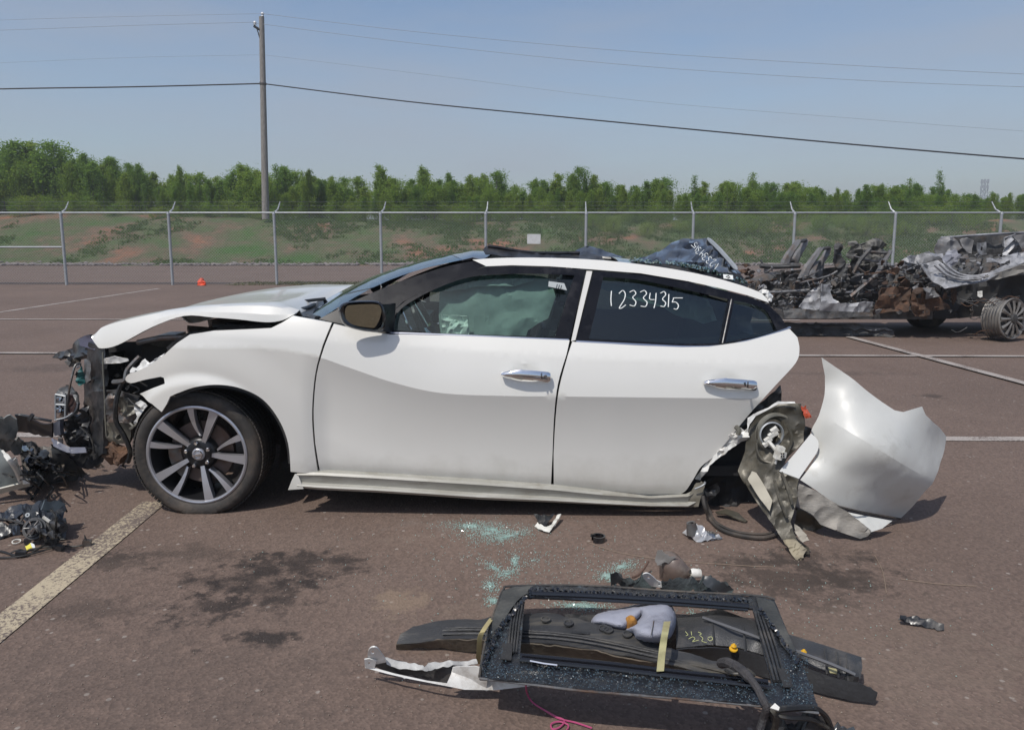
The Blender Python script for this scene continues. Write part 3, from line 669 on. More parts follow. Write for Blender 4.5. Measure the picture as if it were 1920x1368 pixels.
car = thing('car', (-.1, YC, 0), 'wrecked white four-door sedan with its nose smashed and its rear torn off', 'car')
def side(name, poly, fn, mat_, parent=car, step=.022, thick=.004, holes=(), lines=(), off=0.0, far=True, hem=.014, sharp=19):
    tr = lambda P: [(lambda p: (p.x, p.z))(PS(a, b, fn)) for a, b in P]
    P2 = tr(poly); H2 = [tr(h) for h in holes]; L2 = []
    for l in lines: L2.append([q for q in l if inside(q, P2)])
    V2, F = triangulate(P2, step, holes=H2, lines=[l for l in L2 if len(l) > 1])
    V = [Vector((x, fn(x, z)+off, z)) for x, z in V2]
    F = list(F); n0 = len(V)
    if hem:      # folded edge going inwards
        cnt = {}
        for f in F:
            for i in range(3):
                e = (f[i], f[(i+1) % 3]); k = tuple(sorted(e)); cnt.setdefault(k, []).append(e)
        mp_ = {}
        for k, es in cnt.items():
            if len(es) == 1:
                a, b = es[0]
                for q in (a, b):
                    if q not in mp_: mp_[q] = len(V); V.append(V[q]+Vector((0, hem, 0)))
                F.append((b, a, mp_[a], mp_[b]))
    o = mk(name, V, F, mat_, parent, thick=0, sharp=sharp)
    if far:
        Vf = [Vector((v.x, 2*YC-v.y, v.z)) for v in V]
        mk(name, Vf, [tuple(reversed(f)) for f in F], mat_, parent, sharp=sharp)
    return o
def dense(tab, a, b):
    return [(a+(b-a)*k/120, interp(tab, a+(b-a)*k/120)) for k in range(121)]
crl = dense(CREASE, -2.2, 1.6); shl = dense(SHOUL, -2.2, 1.6)
arch = cr([(545, 884), (540, 830), (522, 785), (492, 748), (452, 728), (410, 721), (368, 725), (335, 736), (319, 743)], 5)
side('front_fender', [(549, 592), (622, 605)]+cr([(604, 650), (591, 700), (585, 770), (588, 830), (596, 886)], 4)+arch+
     [(312, 758), (303, 772), (285, 757), (262, 738), (285, 728), (309, 719), (307, 708)]+cr([(301, 706), (270, 712), (246, 718), (235, 712), (240, 702), (254, 697)], 3)+
     [(282, 684), (309, 664), (332, 643), (356, 627), (400, 620), (470, 617), (508, 615), (530, 604)], YS, PAINT, lines=[crl], far=False, step=.013, sharp=35)
# far fender is crushed shorter
side('front_fender', [(549, 592), (622, 605), (591, 700), (588, 830), (596, 886)]+arch+[(330, 700), (356, 627), (508, 615)], lambda x, z: 2*YC-YS(x, z), PAINT, far=False, hem=0)
dr = side('front_door', [(626, 607), (680, 620), (730, 627), (900, 631), (1068, 638)]+cr([(1062, 665), (1046, 720), (1039, 780), (1036, 850), (1033, 911)], 4)+
     [(900, 902), (760, 893), (601, 886)]+cr([(591, 830), (588, 770), (594, 700), (608, 650)], 4), YS, PAINT, lines=[crl, shl])
rd = side('rear_door', [(1073, 641), (1130, 644), (1200, 648), (1280, 651), (1330, 650), (1400, 640), (1440, 629), (1481, 617)]+cr([(1495, 632), (1499, 655), (1492, 680), (1456, 720), (1412, 768), (1380, 806), (1342, 852), (1315, 874), (1300, 898), (1284, 921), (1262, 932)], 4)+
     [(1213, 930), (1130, 922), (1038, 914)]+cr([(1038, 850), (1042, 780), (1049, 725), (1065, 665)], 4), YS, PAINT, lines=[crl, shl])
# door handles
def handle(px0, py0, px1, py1, par, split):
    rows = []
    N = 22
    for i in range(N+1):
        t = i/N; px = px0+(px1-px0)*t; py = py0+(py1-py0)*t-1.5*math.sin(math.pi*t)
        h = 3+8.0*min(1, t*2.2)**.8 if t < .45 else 9.5+1.2*(t-.45)
        if t > .97: h *= .8
        yy = YS(X(940), .7)
        c = PS(px, py, lambda x, z: 3.43+.010*x*x-.004-.017*math.sin(math.pi*min(1, max(0, t)))**.6)
        hh = h/397; ring = []
        for k in range(10):
            a = 2*math.pi*k/10; ring.append(c+Vector((0, -.014*math.cos(a) if abs(math.cos(a)) > .3 else -.008*math.cos(a), hh*1.0*math.sin(a))))
        rows.append(ring)
    m = MB().grid(rows, close=True); m.F.append(tuple(range(10))); m.F.append(tuple(N*10+k for k in range(10))[::-1])
    h = m.build('handle', M['chrome'], par, sharp=40)
    q = PS(split, (py0+py1)/2+1, lambda x, z: 3.43-.032)
    MB().box(q, (.003, .014, .030)).build('seam', M['gloss'], h)
    return h
h1 = handle(940, 701, 1032, 707, dr, 1016); q = PS(1023, 706, lambda x, z: 3.395)
MB().lathe(q, [(0, -.002), (.006, -.002), (.008, .006)], (0, 1, 0), 14).build('lock', M['steel'], h1)
handle(1320, 717, 1418, 723, rd, 1402)

# inner dark shell behind the panels
def SH(x, z): return YS(x, z)+.075
side('inner_shell', [(600, 612), (1068, 645), (1478, 622), (1486, 660), (1370, 800), (1290, 900), (1262, 926), (1037, 908), (602, 880), (596, 700)], SH, M['shell'], hem=0, step=.05)
# front wheel house liner
hb = HUB+Vector((.045, .0, .0)); rows = []
for k in range(25):
    a = math.radians(-12+205*k/24); rr = .352+.02*math.sin(3*a)
    rows.append([hb+Vector((rr*math.cos(a), y, rr*1.0*math.sin(a))) for y in (.03, .12, .30, .36)]+[hb+Vector((rr*.5*math.cos(a), .38, rr*.5*math.sin(a)))])
MB().grid(rows).build('wheel_liner', M['shell'], car)
# rocker / side sill
sec = [(0.030, .012), (.002, .004), (-.006, -.006), (.004, -.030), (.007, -.064), (-.010, -.074), (-.014, -.080), (-.002, -.095), (.05, -.104)]
rows = []
for px, pt, pb in [(556, 889, 917), (600, 889, 921), (700, 894, 925), (800, 900, 931), (900, 906, 938), (1037, 916, 943), (1130, 926, 947), (1220, 933, 951), (1290, 930, 953), (1312, 922, 946), (1322, 908, 930)]:
    zt = PY(px, pt, 3.45).z; zb = PY(px, pb, 3.45).z; k = (zt-zb)/.108; x = PY(px, pt, 3.45).x; yb = 3.452+.01*x*x
    rows.append([Vector((x, yb+a+.02*(px > 1300), zt+c*k-(.012 if i < 2 and px > 1130 else 0))) for i, (a, c) in enumerate(sec)])
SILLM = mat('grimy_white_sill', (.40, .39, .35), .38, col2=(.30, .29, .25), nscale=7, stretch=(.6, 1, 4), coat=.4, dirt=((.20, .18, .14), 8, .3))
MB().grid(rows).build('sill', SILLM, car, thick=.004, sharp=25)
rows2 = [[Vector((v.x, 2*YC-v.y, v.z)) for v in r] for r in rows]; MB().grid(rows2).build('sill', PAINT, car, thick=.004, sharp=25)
panel('sill_end_cap', [(540, 918, 3.45), (547, 900, 3.45), (553, 888, 3.46), (558, 888, 3.455), (569, 916, 3.445)], PAINT, car, step=8, thick=.01)
# underside, floor
MB().box((.10, YC, .20), (2.1, 1.62, .05)).build('floor_pan', M['shell'], car)
MB().box((-1.0, YC, .50), (.06, 1.5, .62)).build('firewall', M['shell'], car)

# ---- greenhouse
PILB = mat('pillar_black', (.006, .007, .011), .30, spec=.15, rvar=.06, nscale=8, dirt=((.04, .04, .045), 7, .2))
side('windscreen_pillar', cr([(598, 598), (650, 571), (700, 548), (750, 528), (800, 511), (840, 499), (884, 490)], 3)+[(912, 498), (890, 506), (850, 519), (800, 542), (755, 566), (735, 585), (722, 604), (718, 614), (640, 607)], GH, PILB)
win = cr([(738, 620), (741, 598), (752, 579), (780, 560), (820, 540), (870, 522), (920, 515), (1000, 513), (1077, 516)], 3)+[(1058, 575), (1040, 632), (900, 628), (800, 624)]
fo = [(719, 616), (724, 600), (738, 583), (760, 564), (800, 542), (850, 519), (890, 506), (912, 500), (960, 499), (1030, 501), (1098, 506), (1068, 637), (900, 631), (735, 625)]
fr_ = side('window_frame', fo, GH, PILB, dr, holes=[win], off=-.004, hem=.02)
GREEN = glassmat('green_tinted_glass', (.85, .95, .92), .02, .01, (.60, .72, .68))
DARKG = glassmat('privacy_glass', (.75, .85, .9), .05, .015, (.26, .34, .32))
side('window', win, GH, GREEN, dr, off=.022, hem=0, step=.05)
rfo = [(1113, 508), (1200, 515), (1290, 529), (1345, 541), (1400, 555), (1440, 571), (1462, 592), (1477, 614), (1440, 626), (1400, 637), (1340, 647), (1280, 648), (1200, 644), (1080, 638), (1095, 580)]
w1 = cr([(1131, 519), (1200, 525), (1290, 544), (1366, 561)], 4)+[(1357, 604), (1349, 644), (1280, 645), (1210, 641), (1104, 635)]
w2 = cr([(1376, 563), (1405, 569), (1433, 580), (1446, 598), (1456, 619)], 3)+[(1420, 630), (1360, 642)]
side('window_frame', rfo, GH, PILB, rd, holes=[w1, w2], off=-.004, hem=.02)
rw = side('window', w1, GH, DARKG, rd, off=.016, hem=0, step=.05); side('quarter_window', w2, GH, DARKG, rd, off=.012, hem=0, step=.05)
STRIPM = mat('painted_pillar_strip', (.62, .61, .58), .35, coat=.4)
side('pillar_strip', [(1100, 508), (1111, 508), (1098, 560), (1079, 638), (1071, 640), (1085, 575)], GH, STRIPM, off=.006)
def strip(px, fn, r, name, m, par, off=-.006, flat=.5, n=6):
    pts = [PS(a, b, fn)+Vector((0, off, 0)) for a, b in cr(px, 5)]
    for f in (1, -1):
        q = [Vector((p.x, p.y if f > 0 else 2*YC-p.y, p.z)) for p in pts]
        MB().tube(q, r, n=n).build(name, m, par)
BR = mat('brushed_trim_strip', (.55, .57, .62), .18, 1.0)
strip([(729, 624), (800, 626), (900, 630), (1066, 637)], GH, .0062, 'belt_trim', BR, dr)
strip([(1080, 640), (1200, 646), (1290, 650), (1350, 648), (1400, 639), (1440, 628), (1481, 614)], GH, .0072, 'belt_trim', BR, rd)
strip([(1371, 561), (1354, 643)], GH, .004, 'window_divider', M['steel'], rd)
# writing on the rear glass
strokes = [[(1147, 546), (1146, 562), (1147, 574)], [(1161, 551), (1168, 545), (1173, 551), (1171, 562), (1162, 577), (1166, 578), (1174, 572)],
 [(1181, 548), (1189, 545), (1193, 551), (1187, 558), (1193, 566), (1190, 574), (1181, 572)], [(1201, 548), (1209, 545), (1213, 551), (1207, 559), (1214, 567), (1211, 575), (1202, 574)],
 [(1220, 550), (1219, 561), (1228, 562)], [(1231, 550), (1230, 565), (1227, 578)], [(1239, 550), (1246, 547), (1249, 553), (1243, 561), (1249, 568), (1246, 575), (1239, 574)], [(1255, 552), (1254, 576)],
 [(1264, 560), (1261, 567)], [(1263, 559), (1281, 559)], [(1261, 567), (1268, 567), (1273, 573), (1270, 580), (1264, 579)]]
mb = MB()
for s in strokes: mb.tube([PS(a, b, GH)+Vector((0, .011, 0)) for a, b in cr(s, 4)], .0026, n=5)
mb.build('marker_number', M['marker'], rw)
# roof side rail, white
side('roof_rail', cr([(886, 487), (930, 484), (1000, 483), (1100, 486), (1180, 493), (1260, 504), (1330, 518), (1390, 535), (1425, 548)], 3)+[(1434, 556), (1441, 567), (1400, 553), (1345, 539), (1290, 527), (1200, 512), (1112, 505), (1030, 499), (960, 497), (912, 499)], GH, PAINT, off=-.007, hem=.05)
panel('torn_rail_end', [(1422, 546, 3.86), (1432, 540, 3.88), (1441, 545, 3.9), (1452, 552, 3.9), (1446, 566, 3.86), (1437, 562, 3.85), (1430, 553, 3.84)], M['white_m'], car, step=4, amp=.02, freq=22)
# roof skin (front black glass strip, cross member, side boxes)
def zroof(px, py, Y): return PY(px, py, Y)
rows = []
for Y, a, b in ((3.83, (868, 487), (905, 487)), (4.0, (852, 479), (925, 474)), (4.36, (842, 476), (928, 470)), (4.72, (858, 475), (930, 470)), (4.92, (880, 478), (930, 474))):
    p, q = PY(*a, Y), PY(*b, Y); rows.append([p, (p+q)/2+Vector((0, 0, .012)), q])
MB().grid(rows).build('roof_front_panel', M['gloss'], car, thick=.01)
def RT(x): return interp([(X(900), 1.235), (X(1100), 1.238), (X(1250), 1.19), (X(1440), 1.03)], x)
rows = []
for i in range(14):
    x = X(1180)+.045*i; rows.append([Vector((x, Y, RT(x)+.02*math.sin(math.pi*(Y-3.8)/1.1)-(.01 if Y < 3.9 else 0))) for Y in (3.84, 4.0, 4.2, 4.4, 4.6, 4.75, 4.88)])
MB().grid(rows).build('torn_roof_skin', M['gloss'], car, thick=.004)
# torn sunroof pieces on top
G = M['gloss']
panel('sunroof_shard', [(912, 460, 4.0), (920, 461, 4.0), (945, 466, 4.05), (1000, 474, 4.1), (1060, 476, 4.2), (1090, 470, 4.3), (1130, 481, 4.2), (1130, 486, 4.0), (1000, 486, 3.95), (910, 476, 3.95), (906, 468, 3.95)], M['black'], car, step=7, amp=.012, freq=9)
panel('sunroof_shard', [(1070, 478, 4.3), (1082, 468, 4.3), (1100, 461, 4.35), (1112, 462, 4.35), (1125, 467, 4.4), (1150, 475, 4.4), (1178, 486, 4.3), (1205, 492, 4.1), (1110, 488, 4.1)], G, car, step=6, amp=.014, freq=14, seed=2)
for pts_, r in (([(915, 461, 4.0), (940, 465, 4.02), (1000, 474, 4.1), (1086, 474, 4.2)], .010), ([(930, 470, 4.3), (1050, 478, 4.3), (1180, 488, 4.2)], .012), ([(1100, 463, 4.35), (1130, 471, 4.4), (1180, 487, 4.3)], .006)):
    MB().tube([PY(*p) for p in cr(pts_, 5)], r, n=6).build('sunroof_rail', M['black'], car)
rg = panel('crumpled_rear_glass', [(1180, 488, 3.95), (1212, 481, 4.15), (1243, 467, 4.3), (1262, 453, 4.4), (1280, 448, 4.45), (1306, 447, 4.5), (1327, 448, 4.5), (1350, 470, 4.3), (1380, 503, 4.05), (1388, 514, 3.98), (1330, 508, 3.95), (1260, 497, 3.93)], G, car, step=6, amp=.022, freq=9, seed=5, extra=[(1290, 480, 4.05), (1330, 490, 3.98)])
RGQ = LASTQ
panel('glass_border', [(1180, 488, 3.93), (1260, 496, 3.92), (1330, 507, 3.92), (1388, 514, 3.94), (1406, 533, 3.95), (1400, 540, 3.93), (1345, 522, 3.88), (1260, 505, 3.87), (1200, 496, 3.87)], M['black'], car, step=6, amp=.006, freq=12)
MB().tube([PY(*p) for p in cr([(1327, 447, 4.48), (1348, 467, 4.28), (1366, 487, 4.12), (1382, 506, 3.98)], 4)], [.006, .012]+[.013]*10+[.004], n=6).build('bright_edge_trim', M['galv'], rg)
mb = MB(); ca, sa = math.cos(math.radians(180+37)), math.sin(math.radians(180+37))
for s in strokes:
    q_ = [(1320+.44*((a-1214)*ca-(b-561)*sa), 479+.5*((a-1214)*sa+(b-561)*ca)) for a, b in s]
    mb.tube([PY(a, b, RGQ(a, b)-.022) for a, b in cr(q_, 4)], .0019, n=4)
mb.build('marker_number', M['marker'], rg)
lb = panel('paper_label', [(1356, 514, 3.86), (1374, 516, 3.86), (1375, 524, 3.85), (1357, 522, 3.85)], M['marker'], car, step=6)
MB().tube([PY(1361, 519, 3.84), PY(1366, 517, 3.84), PY(1369, 520, 3.84), PY(1364, 521, 3.84)], .003, n=4).build('print', M['gloss'], lb)
# crumbs of broken glass stuck along the torn edge
gc = MB()
for i in range(150):
    t = R.random(); a = interp([(0, 1180), (.4, 1270), (.75, 1330), (1, 1400)], t); b_ = interp([(0, 487), (.4, 495), (.75, 507), (1, 530)], t)+R.uniform(-4, 3)
    gc.box(PY(a, b_, 3.90), (.009, .009, .009), (R.random()*3, R.random()*3, 0))
gc.build('glass_crumbs', glassmat('tempered_glass_crumb', (.8, .95, .9), .35, .1, (.3, .5, .45)), car, smooth=False)['kind'] = 'stuff'
# windscreen
ws = [[(600, 598, 3.66), (868, 487, 3.83)], [(580, 593, 3.9), (852, 480, 4.0)], [(562, 590, 4.36), (842, 476.5, 4.36)]]
rows = []
for (a, b) in ws:
    p, q = PY(*a), PY(*b); rows.append([p+(q-p)*t+Vector((-.3, 0, 1))*.045*math.sin(math.pi*t) for t in [k/8 for k in range(9)]])
for r in (rows[1], rows[0]): rows.append([Vector((v.x, 2*YC-v.y, v.z)) for v in r])
WSG = glassmat('windscreen_glass', (.8, .9, 1), .10, .02, (.30, .42, .42))
MB().grid(rows).build('windscreen', WSG, car)
MB().tube([r[0]+Vector((-.01, 0, -.005)) for r in rows], .022, n=6).build('cowl_seal', M['black'], car)
# cowl
panel('cowl_panel', [(506, 574, 4.1), (530, 566, 4.35), (590, 560.5, 4.6), (616, 561, 4.3), (600, 596, 3.72), (556, 592, 3.75), (540, 584, 3.85)], M['black'], car, step=8, amp=.012, freq=14)
for s in ([(520, 575, 4.1), (560, 566, 4.3), (610, 560, 4.4)], [(535, 582, 3.9), (570, 578, 4.1), (590, 570, 4.3)]):
    MB().tube([PY(*p) for p in cr(s, 4)], .01, n=6).build('wiper_arm', M['black'], car)

# ---- hood
st = [  # px, lip(py), shoulder(py), centre(py)
 (171, 632, 626, 620), (180, 646, 618, 613), (190, 653, 612, 605), (222, 646, 602, 594), (285, 613, 588, 577), (345, 592, 579, 568), (400, 595, 575, 563), (450, 599, 573, 560), (500, 604, 574, 558.5), (530, 600, 579, 557.5), (552, 589, 586, 557)]
rows = []
for i, (px, lp, sh, ce) in enumerate(st):
    yo = .34*(max(0, -1.15-X(px))/.85)**2*.8
    Yl, Ysh = 3.56+yo, 3.60+yo
    a, b = PY(px, lp, Yl), PY(px, sh, Ysh)
    xc = a.x; zc_ = CH-(CH-PY(px, ce, 4.36).z)
    b.x = a.x; a2 = a+Vector((0, .03, .0)); z3 = b.z
    c1 = Vector((a.x-.02, 3.85+yo*.6, b.z+(zc_-b.z)*.55+.012)); c2 = Vector((a.x-.05, 4.36, zc_)); 
    mid = (a+b)/2+Vector((0, -.012, 0))
    if px > 520: dz = .05 if px < 540 else .10; c1.z -= dz; c2.z -= dz*1.3
    near = [a2, a, mid, b, b+Vector((0, .05, .008)), c1, c2]
    far = [Vector((v.x, 2*YC-v.y, v.z)) for v in reversed(near[:-1])]
    if px > 520:
        for v in far[1:]: v.x += .10 if px < 540 else .22; v.z += .012
        far[0].z += .05 if px < 540 else .10
    rows.append(near+far)
def fine(rows, n):
    cols = list(zip(*rows)); out = [cr([tuple(v) for v in c], n) for c in cols]; return [[Vector(p) for p in r] for r in zip(*out)]
MB().grid(fine(rows, 4)).build('hood', PAINT, car, thick=.006, sharp=28)
# scratch and hinge debris beneath the hood
bay = [((250, 640), (560, 880)),]
MB().box((-1.35, YC, .66), (.55, 1.25, .40)).build('engine_block', M['shell'], car)
MB().box((-1.62, YC, .45), (.10, 1.30, .52)).build('radiator', M['black'], car)
eb = MB()
for i in range(38):
    c = Vector((R.uniform(-1.65, -1.0), R.uniform(3.72, 4.3), R.uniform(.70, .88))); eb.box(c, (R.uniform(.05, .2), R.uniform(.05, .2), R.uniform(.02, .1)), (R.uniform(-.3, .3), R.uniform(-.3, .3), R.uniform(0, 3)))
eb.build('engine_clutter', M['black'], car, smooth=False)
MB().tube([PY(*p) for p in cr([(258, 642, 3.75), (300, 634, 3.74), (350, 632, 3.72), (420, 628, 3.75)], 5)], .014, n=8).build('air_hose', M['steel'], car)
panel('inner_fender', [(310, 650, 3.66), (350, 625, 3.68), (420, 612, 3.7), (505, 606, 3.72), (520, 618, 3.7), (420, 640, 3.7), (330, 690, 3.7)], M['shell'], car, step=8, amp=.012, freq=9)
side('fender_liner_edge', [(x+2, y+1) for x, y in arch[2:-2]]+[(a-(a-410)*.04, b+6) for a, b in reversed(arch[2:-2])], YS, M['shell'], off=.016, hem=.03, far=False)

# ---- front wheel
wh = thing('front_wheel', HUB, None, None); del_keys = None
wh.parent = car; wh.location = HUB-wloc(car)
tp = [(.240, .022), (.244, .010), (.258, .002), (.278, -.004), (.296, .003), (.308, .020), (.314, .045), (.317, .118), (.314, .19), (.306, .214), (.294, .232), (.278, .24), (.262, .236), (.240, .22)]
m_ = MB().lathe(HUB, tp, (0, 1, 0), 96)
for v in m_.V:
    if v.z < .002: v.z = .002
    if v.z < .06: v.y += (-.012 if v.y < HUB.y+.1 else .012)*(1-v.z/.06)
ty = m_.build('tyre', M['rubber'], wh, sharp=50)
tr_ = MB()
for k in range(96):
    a = 2*math.pi*k/96
    for yy in (.035, .075, .118, .16, .2):
        c = HUB+Vector(((.3155)*math.cos(a), yy, (.3155)*math.sin(a)))
        if c.z > .01: tr_.box(c, (.006, .034, .016), (0, -a, 0))
tr_.build('tread_blocks', M['rubber'], ty, smooth=False)['kind'] = 'stuff'
rim = MB().lathe(HUB, [(.236, .03), (.246, .012), (.245, .006), (.238, .002), (.231, .004), (.226, .018), (.222, .05), (.205, .10), (.205, .20), (.235, .215)], (0, 1, 0), 96)
lipm = MB().lathe(HUB, [(.236, .03), (.246, .012), (.2455, .005), (.238, .001), (.2315, .003), (.228, .012)], (0, 1, 0), 96)
lipm.build('rim_lip', M['alu'], wh)
MB().lathe(HUB, [(.229, .011), (.224, .03), (.214, .07), (.205, .11), (.205, .20), (.238, .22)], (0, 1, 0), 72).build('rim', M['alud'], wh)
def spoke(ang, w0, w1, r0, r1, hook=0.0, sub=True):
    a = math.radians(ang); d = Vector((math.cos(a), 0, math.sin(a))); n_ = Vector((-math.sin(a), 0, math.cos(a)))
    rows = []
    for k in range(9):
        t = k/8; r = r0+(r1-r0)*t; w = (w0+(w1-w0)*t**1.2)/2; dep = .016+.02*(1-t)**2-.010*t; o = n_*hook*(1-t)**3
        c = HUB+d*r+o+Vector((0, dep, 0)); rows.append([c-n_*w*.92+Vector((0, .035, 0)), c-n_*w, c+n_*w, c+n_*w*.92+Vector((0, .035, 0))])
    s = MB().grid(rows); f = s.build('spoke', M['alu'], wh, thick=0, sharp=30)
    e = MB().grid([[r_[0]-n_*.004, r_[0]+Vector((0, .02, 0)), r_[3]+Vector((0, .02, 0)), r_[3]+n_*.004] for r_ in rows]); e.build('spoke_side', M['alud'], f)
for k in range(5):
    spoke(67.0+72*k-1, 0.018, .045, .045, .232); spoke(94.5+72*k, 0.010, .032, .088, .232, hook=-.018)
MB().lathe(HUB, [(0, .026), (.05, .027), (.07, .034), (.082, .05), (.085, .09)], (0, 1, 0), 40).build('hub', M['alud'], wh)
cap = MB().lathe(HUB, [(0, .016), (.024, .017), (.029, .020), (.032, .027)], (0, 1, 0), 32).build('centre_cap', M['alu'], wh)
eb = MB().lathe(HUB+Vector((0, -.001, 0)), [(.017, .018), (.019, .013), (.022, .013), (.024, .018)], (0, 1, 0), 32); eb.box(HUB+Vector((0, .013, 0)), (.050, .006, .008), (0, -.2, 0))
eb.build('badge', M['chrome'], cap)
for ang in (95, 27, -40, -111, 164):
    a = math.radians(ang); c = HUB+Vector((.058*math.cos(a), 0, .058*math.sin(a)))
    MB().lathe(c, [(0, .008), (.008, .009), (.0105, .014), (.0105, .04)], (0, 1, 0), 6).build('wheel_nut', M['chrome'], wh, sharp=20)
MB().lathe(HUB, [(.06, .075), (.155, .075), (.158, .08), (.158, .10), (.06, .10)], (0, 1, 0), 48).build('brake_disc', mat('rusty_disc', (.10, .06, .045), .6, .5, col2=(.16, .13, .12), nscale=6), wh)
MB().lathe(HUB, [(.10, .062), (.162, .062), (.168, .07), (.168, .11)], (0, 1, 0), 20, arc=(math.radians(-55), math.radians(10))).build('brake_caliper', M['steel'], wh)
# far-side front wheel
m2 = MB().lathe(Vector((HUB.x, 2*YC-HUB.y, HUB.z)), [(0, .1), (.2, .1), (.2, .01)]+tp, (0, -1, 0), 48)
for v in m2.V:
    if v.z < .002: v.z = .002
m2.build('far_front_wheel', M['rubber'], car)

# ---- door mirror
mo = thing('door_mirror', PY(690, 620, 3.42), None, None); mo.parent = car; mo.location = PY(690, 620, 3.42)-wloc(car)
mh = cr([(636, 585), (638, 573), (652, 566), (685, 564), (712, 567), (722, 585), (722, 610), (712, 621), (690, 621), (662, 616), (644, 606)], 3, closed=True)
def ringm(sc, Y, ox=0, oy=0): return [PY(682+(a-682)*sc+ox, 593+(b-593)*sc+oy, Y+.0006*(a-682)) for a, b in mh]
rows = [ringm(.86, 3.395), ringm(.93, 3.388), ringm(1.0, 3.395), ringm(1.02, 3.41), ringm(.97, 3.395), ringm(.78, 3.42, 6, 0), ringm(.4, 3.44, 14, 0)]
h_ = MB().grid(rows, close=True); n_ = len(mh); h_.F.append(tuple(6*n_+k for k in range(n_))); h_.build('housing', M['gloss'], mo)
gl = cr([(647, 590), (650, 575), (664, 571), (712, 571), (714, 590), (706, 609), (697, 616), (675, 614), (654, 606)], 3, closed=True)
MG = mat('mirror_glass', (.40, .42, .33), .03, 1.0)
cgl = PY(682, 593, 3.402)
tl = [PY(a, b, 3.402+.0006*(a-682)) for a, b in gl]
tl = [Vector((v.x, v.y-(v.z-cgl.z)*.16, v.z)) for v in tl]
mk('mirror_glass', tl, [tuple(range(len(tl)))], MG, mo, smooth=False)
ft = MB().grid([[PY(706, 570, 3.43), PY(732, 570, 3.51), PY(742, 568, 3.58)], [PY(708, 596, 3.42), PY(731, 600, 3.49), PY(741, 598, 3.57)], [PY(706, 619, 3.43), PY(724, 622, 3.50), PY(736, 624, 3.56)]])
ft.build('mount', M['black'], mo, thick=.02)
# ---- interior seen through the glass
CL = mat('shaded_airbag_fabric', (.29, .36, .335), .9, col2=(.20, .25, .235), nscale=5, bump=.3, bscale=30)  # off-white bag darkened: roof shade and glass tint put into the colour
panel('curtain_airbag', [(845, 520, 3.82), (930, 516, 3.84), (1010, 518, 3.84), (1030, 522, 3.84), (1042, 556, 3.78), (1028, 596, 3.74), (990, 618, 3.70), (985, 634, 3.70), (940, 628, 3.69), (880, 630, 3.70), (826, 626, 3.70), (822, 590, 3.72), (825, 545, 3.78)], CL, car, step=7, amp=.018, freq=5, seed=3)
panel('airbag_cell', [(828, 590, 3.67), (876, 592, 3.67), (880, 628, 3.655), (830, 628, 3.655)], mat('bright_airbag_fabric', (.80, .86, .80), .9, bump=.3), car, step=5, amp=.016, freq=24, seed=4)
panel('roof_trim_cloth', [(790, 548, 3.80), (830, 530, 3.8), (880, 518, 3.82), (960, 514, 3.83), (1004, 516, 3.83), (1000, 526, 3.78), (960, 536, 3.77), (900, 536, 3.77), (840, 546, 3.76)], CL, car, step=7, amp=.015, freq=10, seed=8)
panel('rear_curtain_airbag', [(1120, 530, 3.86), (1200, 532, 3.86), (1290, 546, 3.87), (1325, 556, 3.87), (1345, 600, 3.85), (1320, 606, 3.82), (1270, 590, 3.82), (1240, 575, 3.80), (1180, 560, 3.80), (1125, 540, 3.82)], mat('pale_airbag_fabric', (.62, .72, .67), .9, bump=.3), car, step=8, amp=.02, freq=8, seed=9)
lab = panel('warning_label', [(1029, 527, 3.72), (1058, 531, 3.72), (1063, 544, 3.70), (1028, 537, 3.70)], mat('label_paper', (.38, .41, .41), .7), car, step=8)
for k in range(3): MB().tube([PY(1045+4*k, 533+k, 3.69), PY(1043+4*k, 541+k, 3.685)], .003, n=4).build('print', M['gloss'], lab)
SEAT = mat('charcoal_leather', (.025, .025, .027), .5, bump=.2)
for yy in (3.98, 4.74):
    s = thing('front_seat', (.0, yy, .3), None, None); s.parent = car; s.location = Vector((.0, yy, .3))-wloc(car)
    def blob(c, sz, nm, par, rot=(0, 0, 0)):
        bm = bmesh.new(); bmesh.ops.create_cube(bm, size=1); bmesh.ops.bevel(bm, geom=bm.edges[:], offset=.22, segments=3, affect='EDGES')
        from mathutils import Euler
        E = Euler(rot).to_matrix(); V = [Vector(c)+E @ Vector((v.co.x*sz[0], v.co.y*sz[1], v.co.z*sz[2])) for v in bm.verts]; F = [tuple(v.index for v in f.verts) for f in bm.faces]; bm.free(); return mk(nm, V, F, SEAT, par)
    blob((-.1, yy, .42), (.52, .50, .20), 'cushion', s); blob((.20, yy, .70), (.16, .48, .58), 'backrest', s, (0, .22, 0)); blob((.28, yy, 1.06), (.10, .26, .20), 'headrest', s, (0, .15, 0))
blob((.95, YC, .42), (.5, 1.3, .2), 'rear_bench', car); blob((1.18, YC, .70), (.16, 1.3, .55), 'rear_backrest', car, (0, .3, 0))
MB().box((-.72, YC, .78), (.36, 1.40, .18), (0, .15, 0)).build('dashboard', M['black'], car)
swc = Vector((-.46, 3.98, .86)); q = Vector((1, 0, .45)).to_track_quat('Z', 'Y').to_matrix()
sw = MB().tube([swc+q @ Vector((.185*math.cos(a), .185*math.sin(a), 0)) for a in [2*math.pi*k/24 for k in range(25)]], .016, n=8, cap=False).build('steering_wheel', M['black'], car)
for a in (0, 2.1, 4.2): MB().tube([swc, swc+q @ Vector((.18*math.cos(a), .18*math.sin(a), 0))], .014, n=6).build('wheel_spoke', M['chrome'], sw)
MB().tube([PY(*p) for p in cr([(752, 580, 3.85), (760, 600, 3.84), (770, 618, 3.84)], 3)], .008, n=6).build('trim_strip', M['chrome'], car)
MB().tube([PY(*p) for p in cr([(806, 605, 3.95), (822, 607, 3.95), (824, 600, 3.95)], 3)], .006, n=6).build('trim_strip', M['chrome'], car)
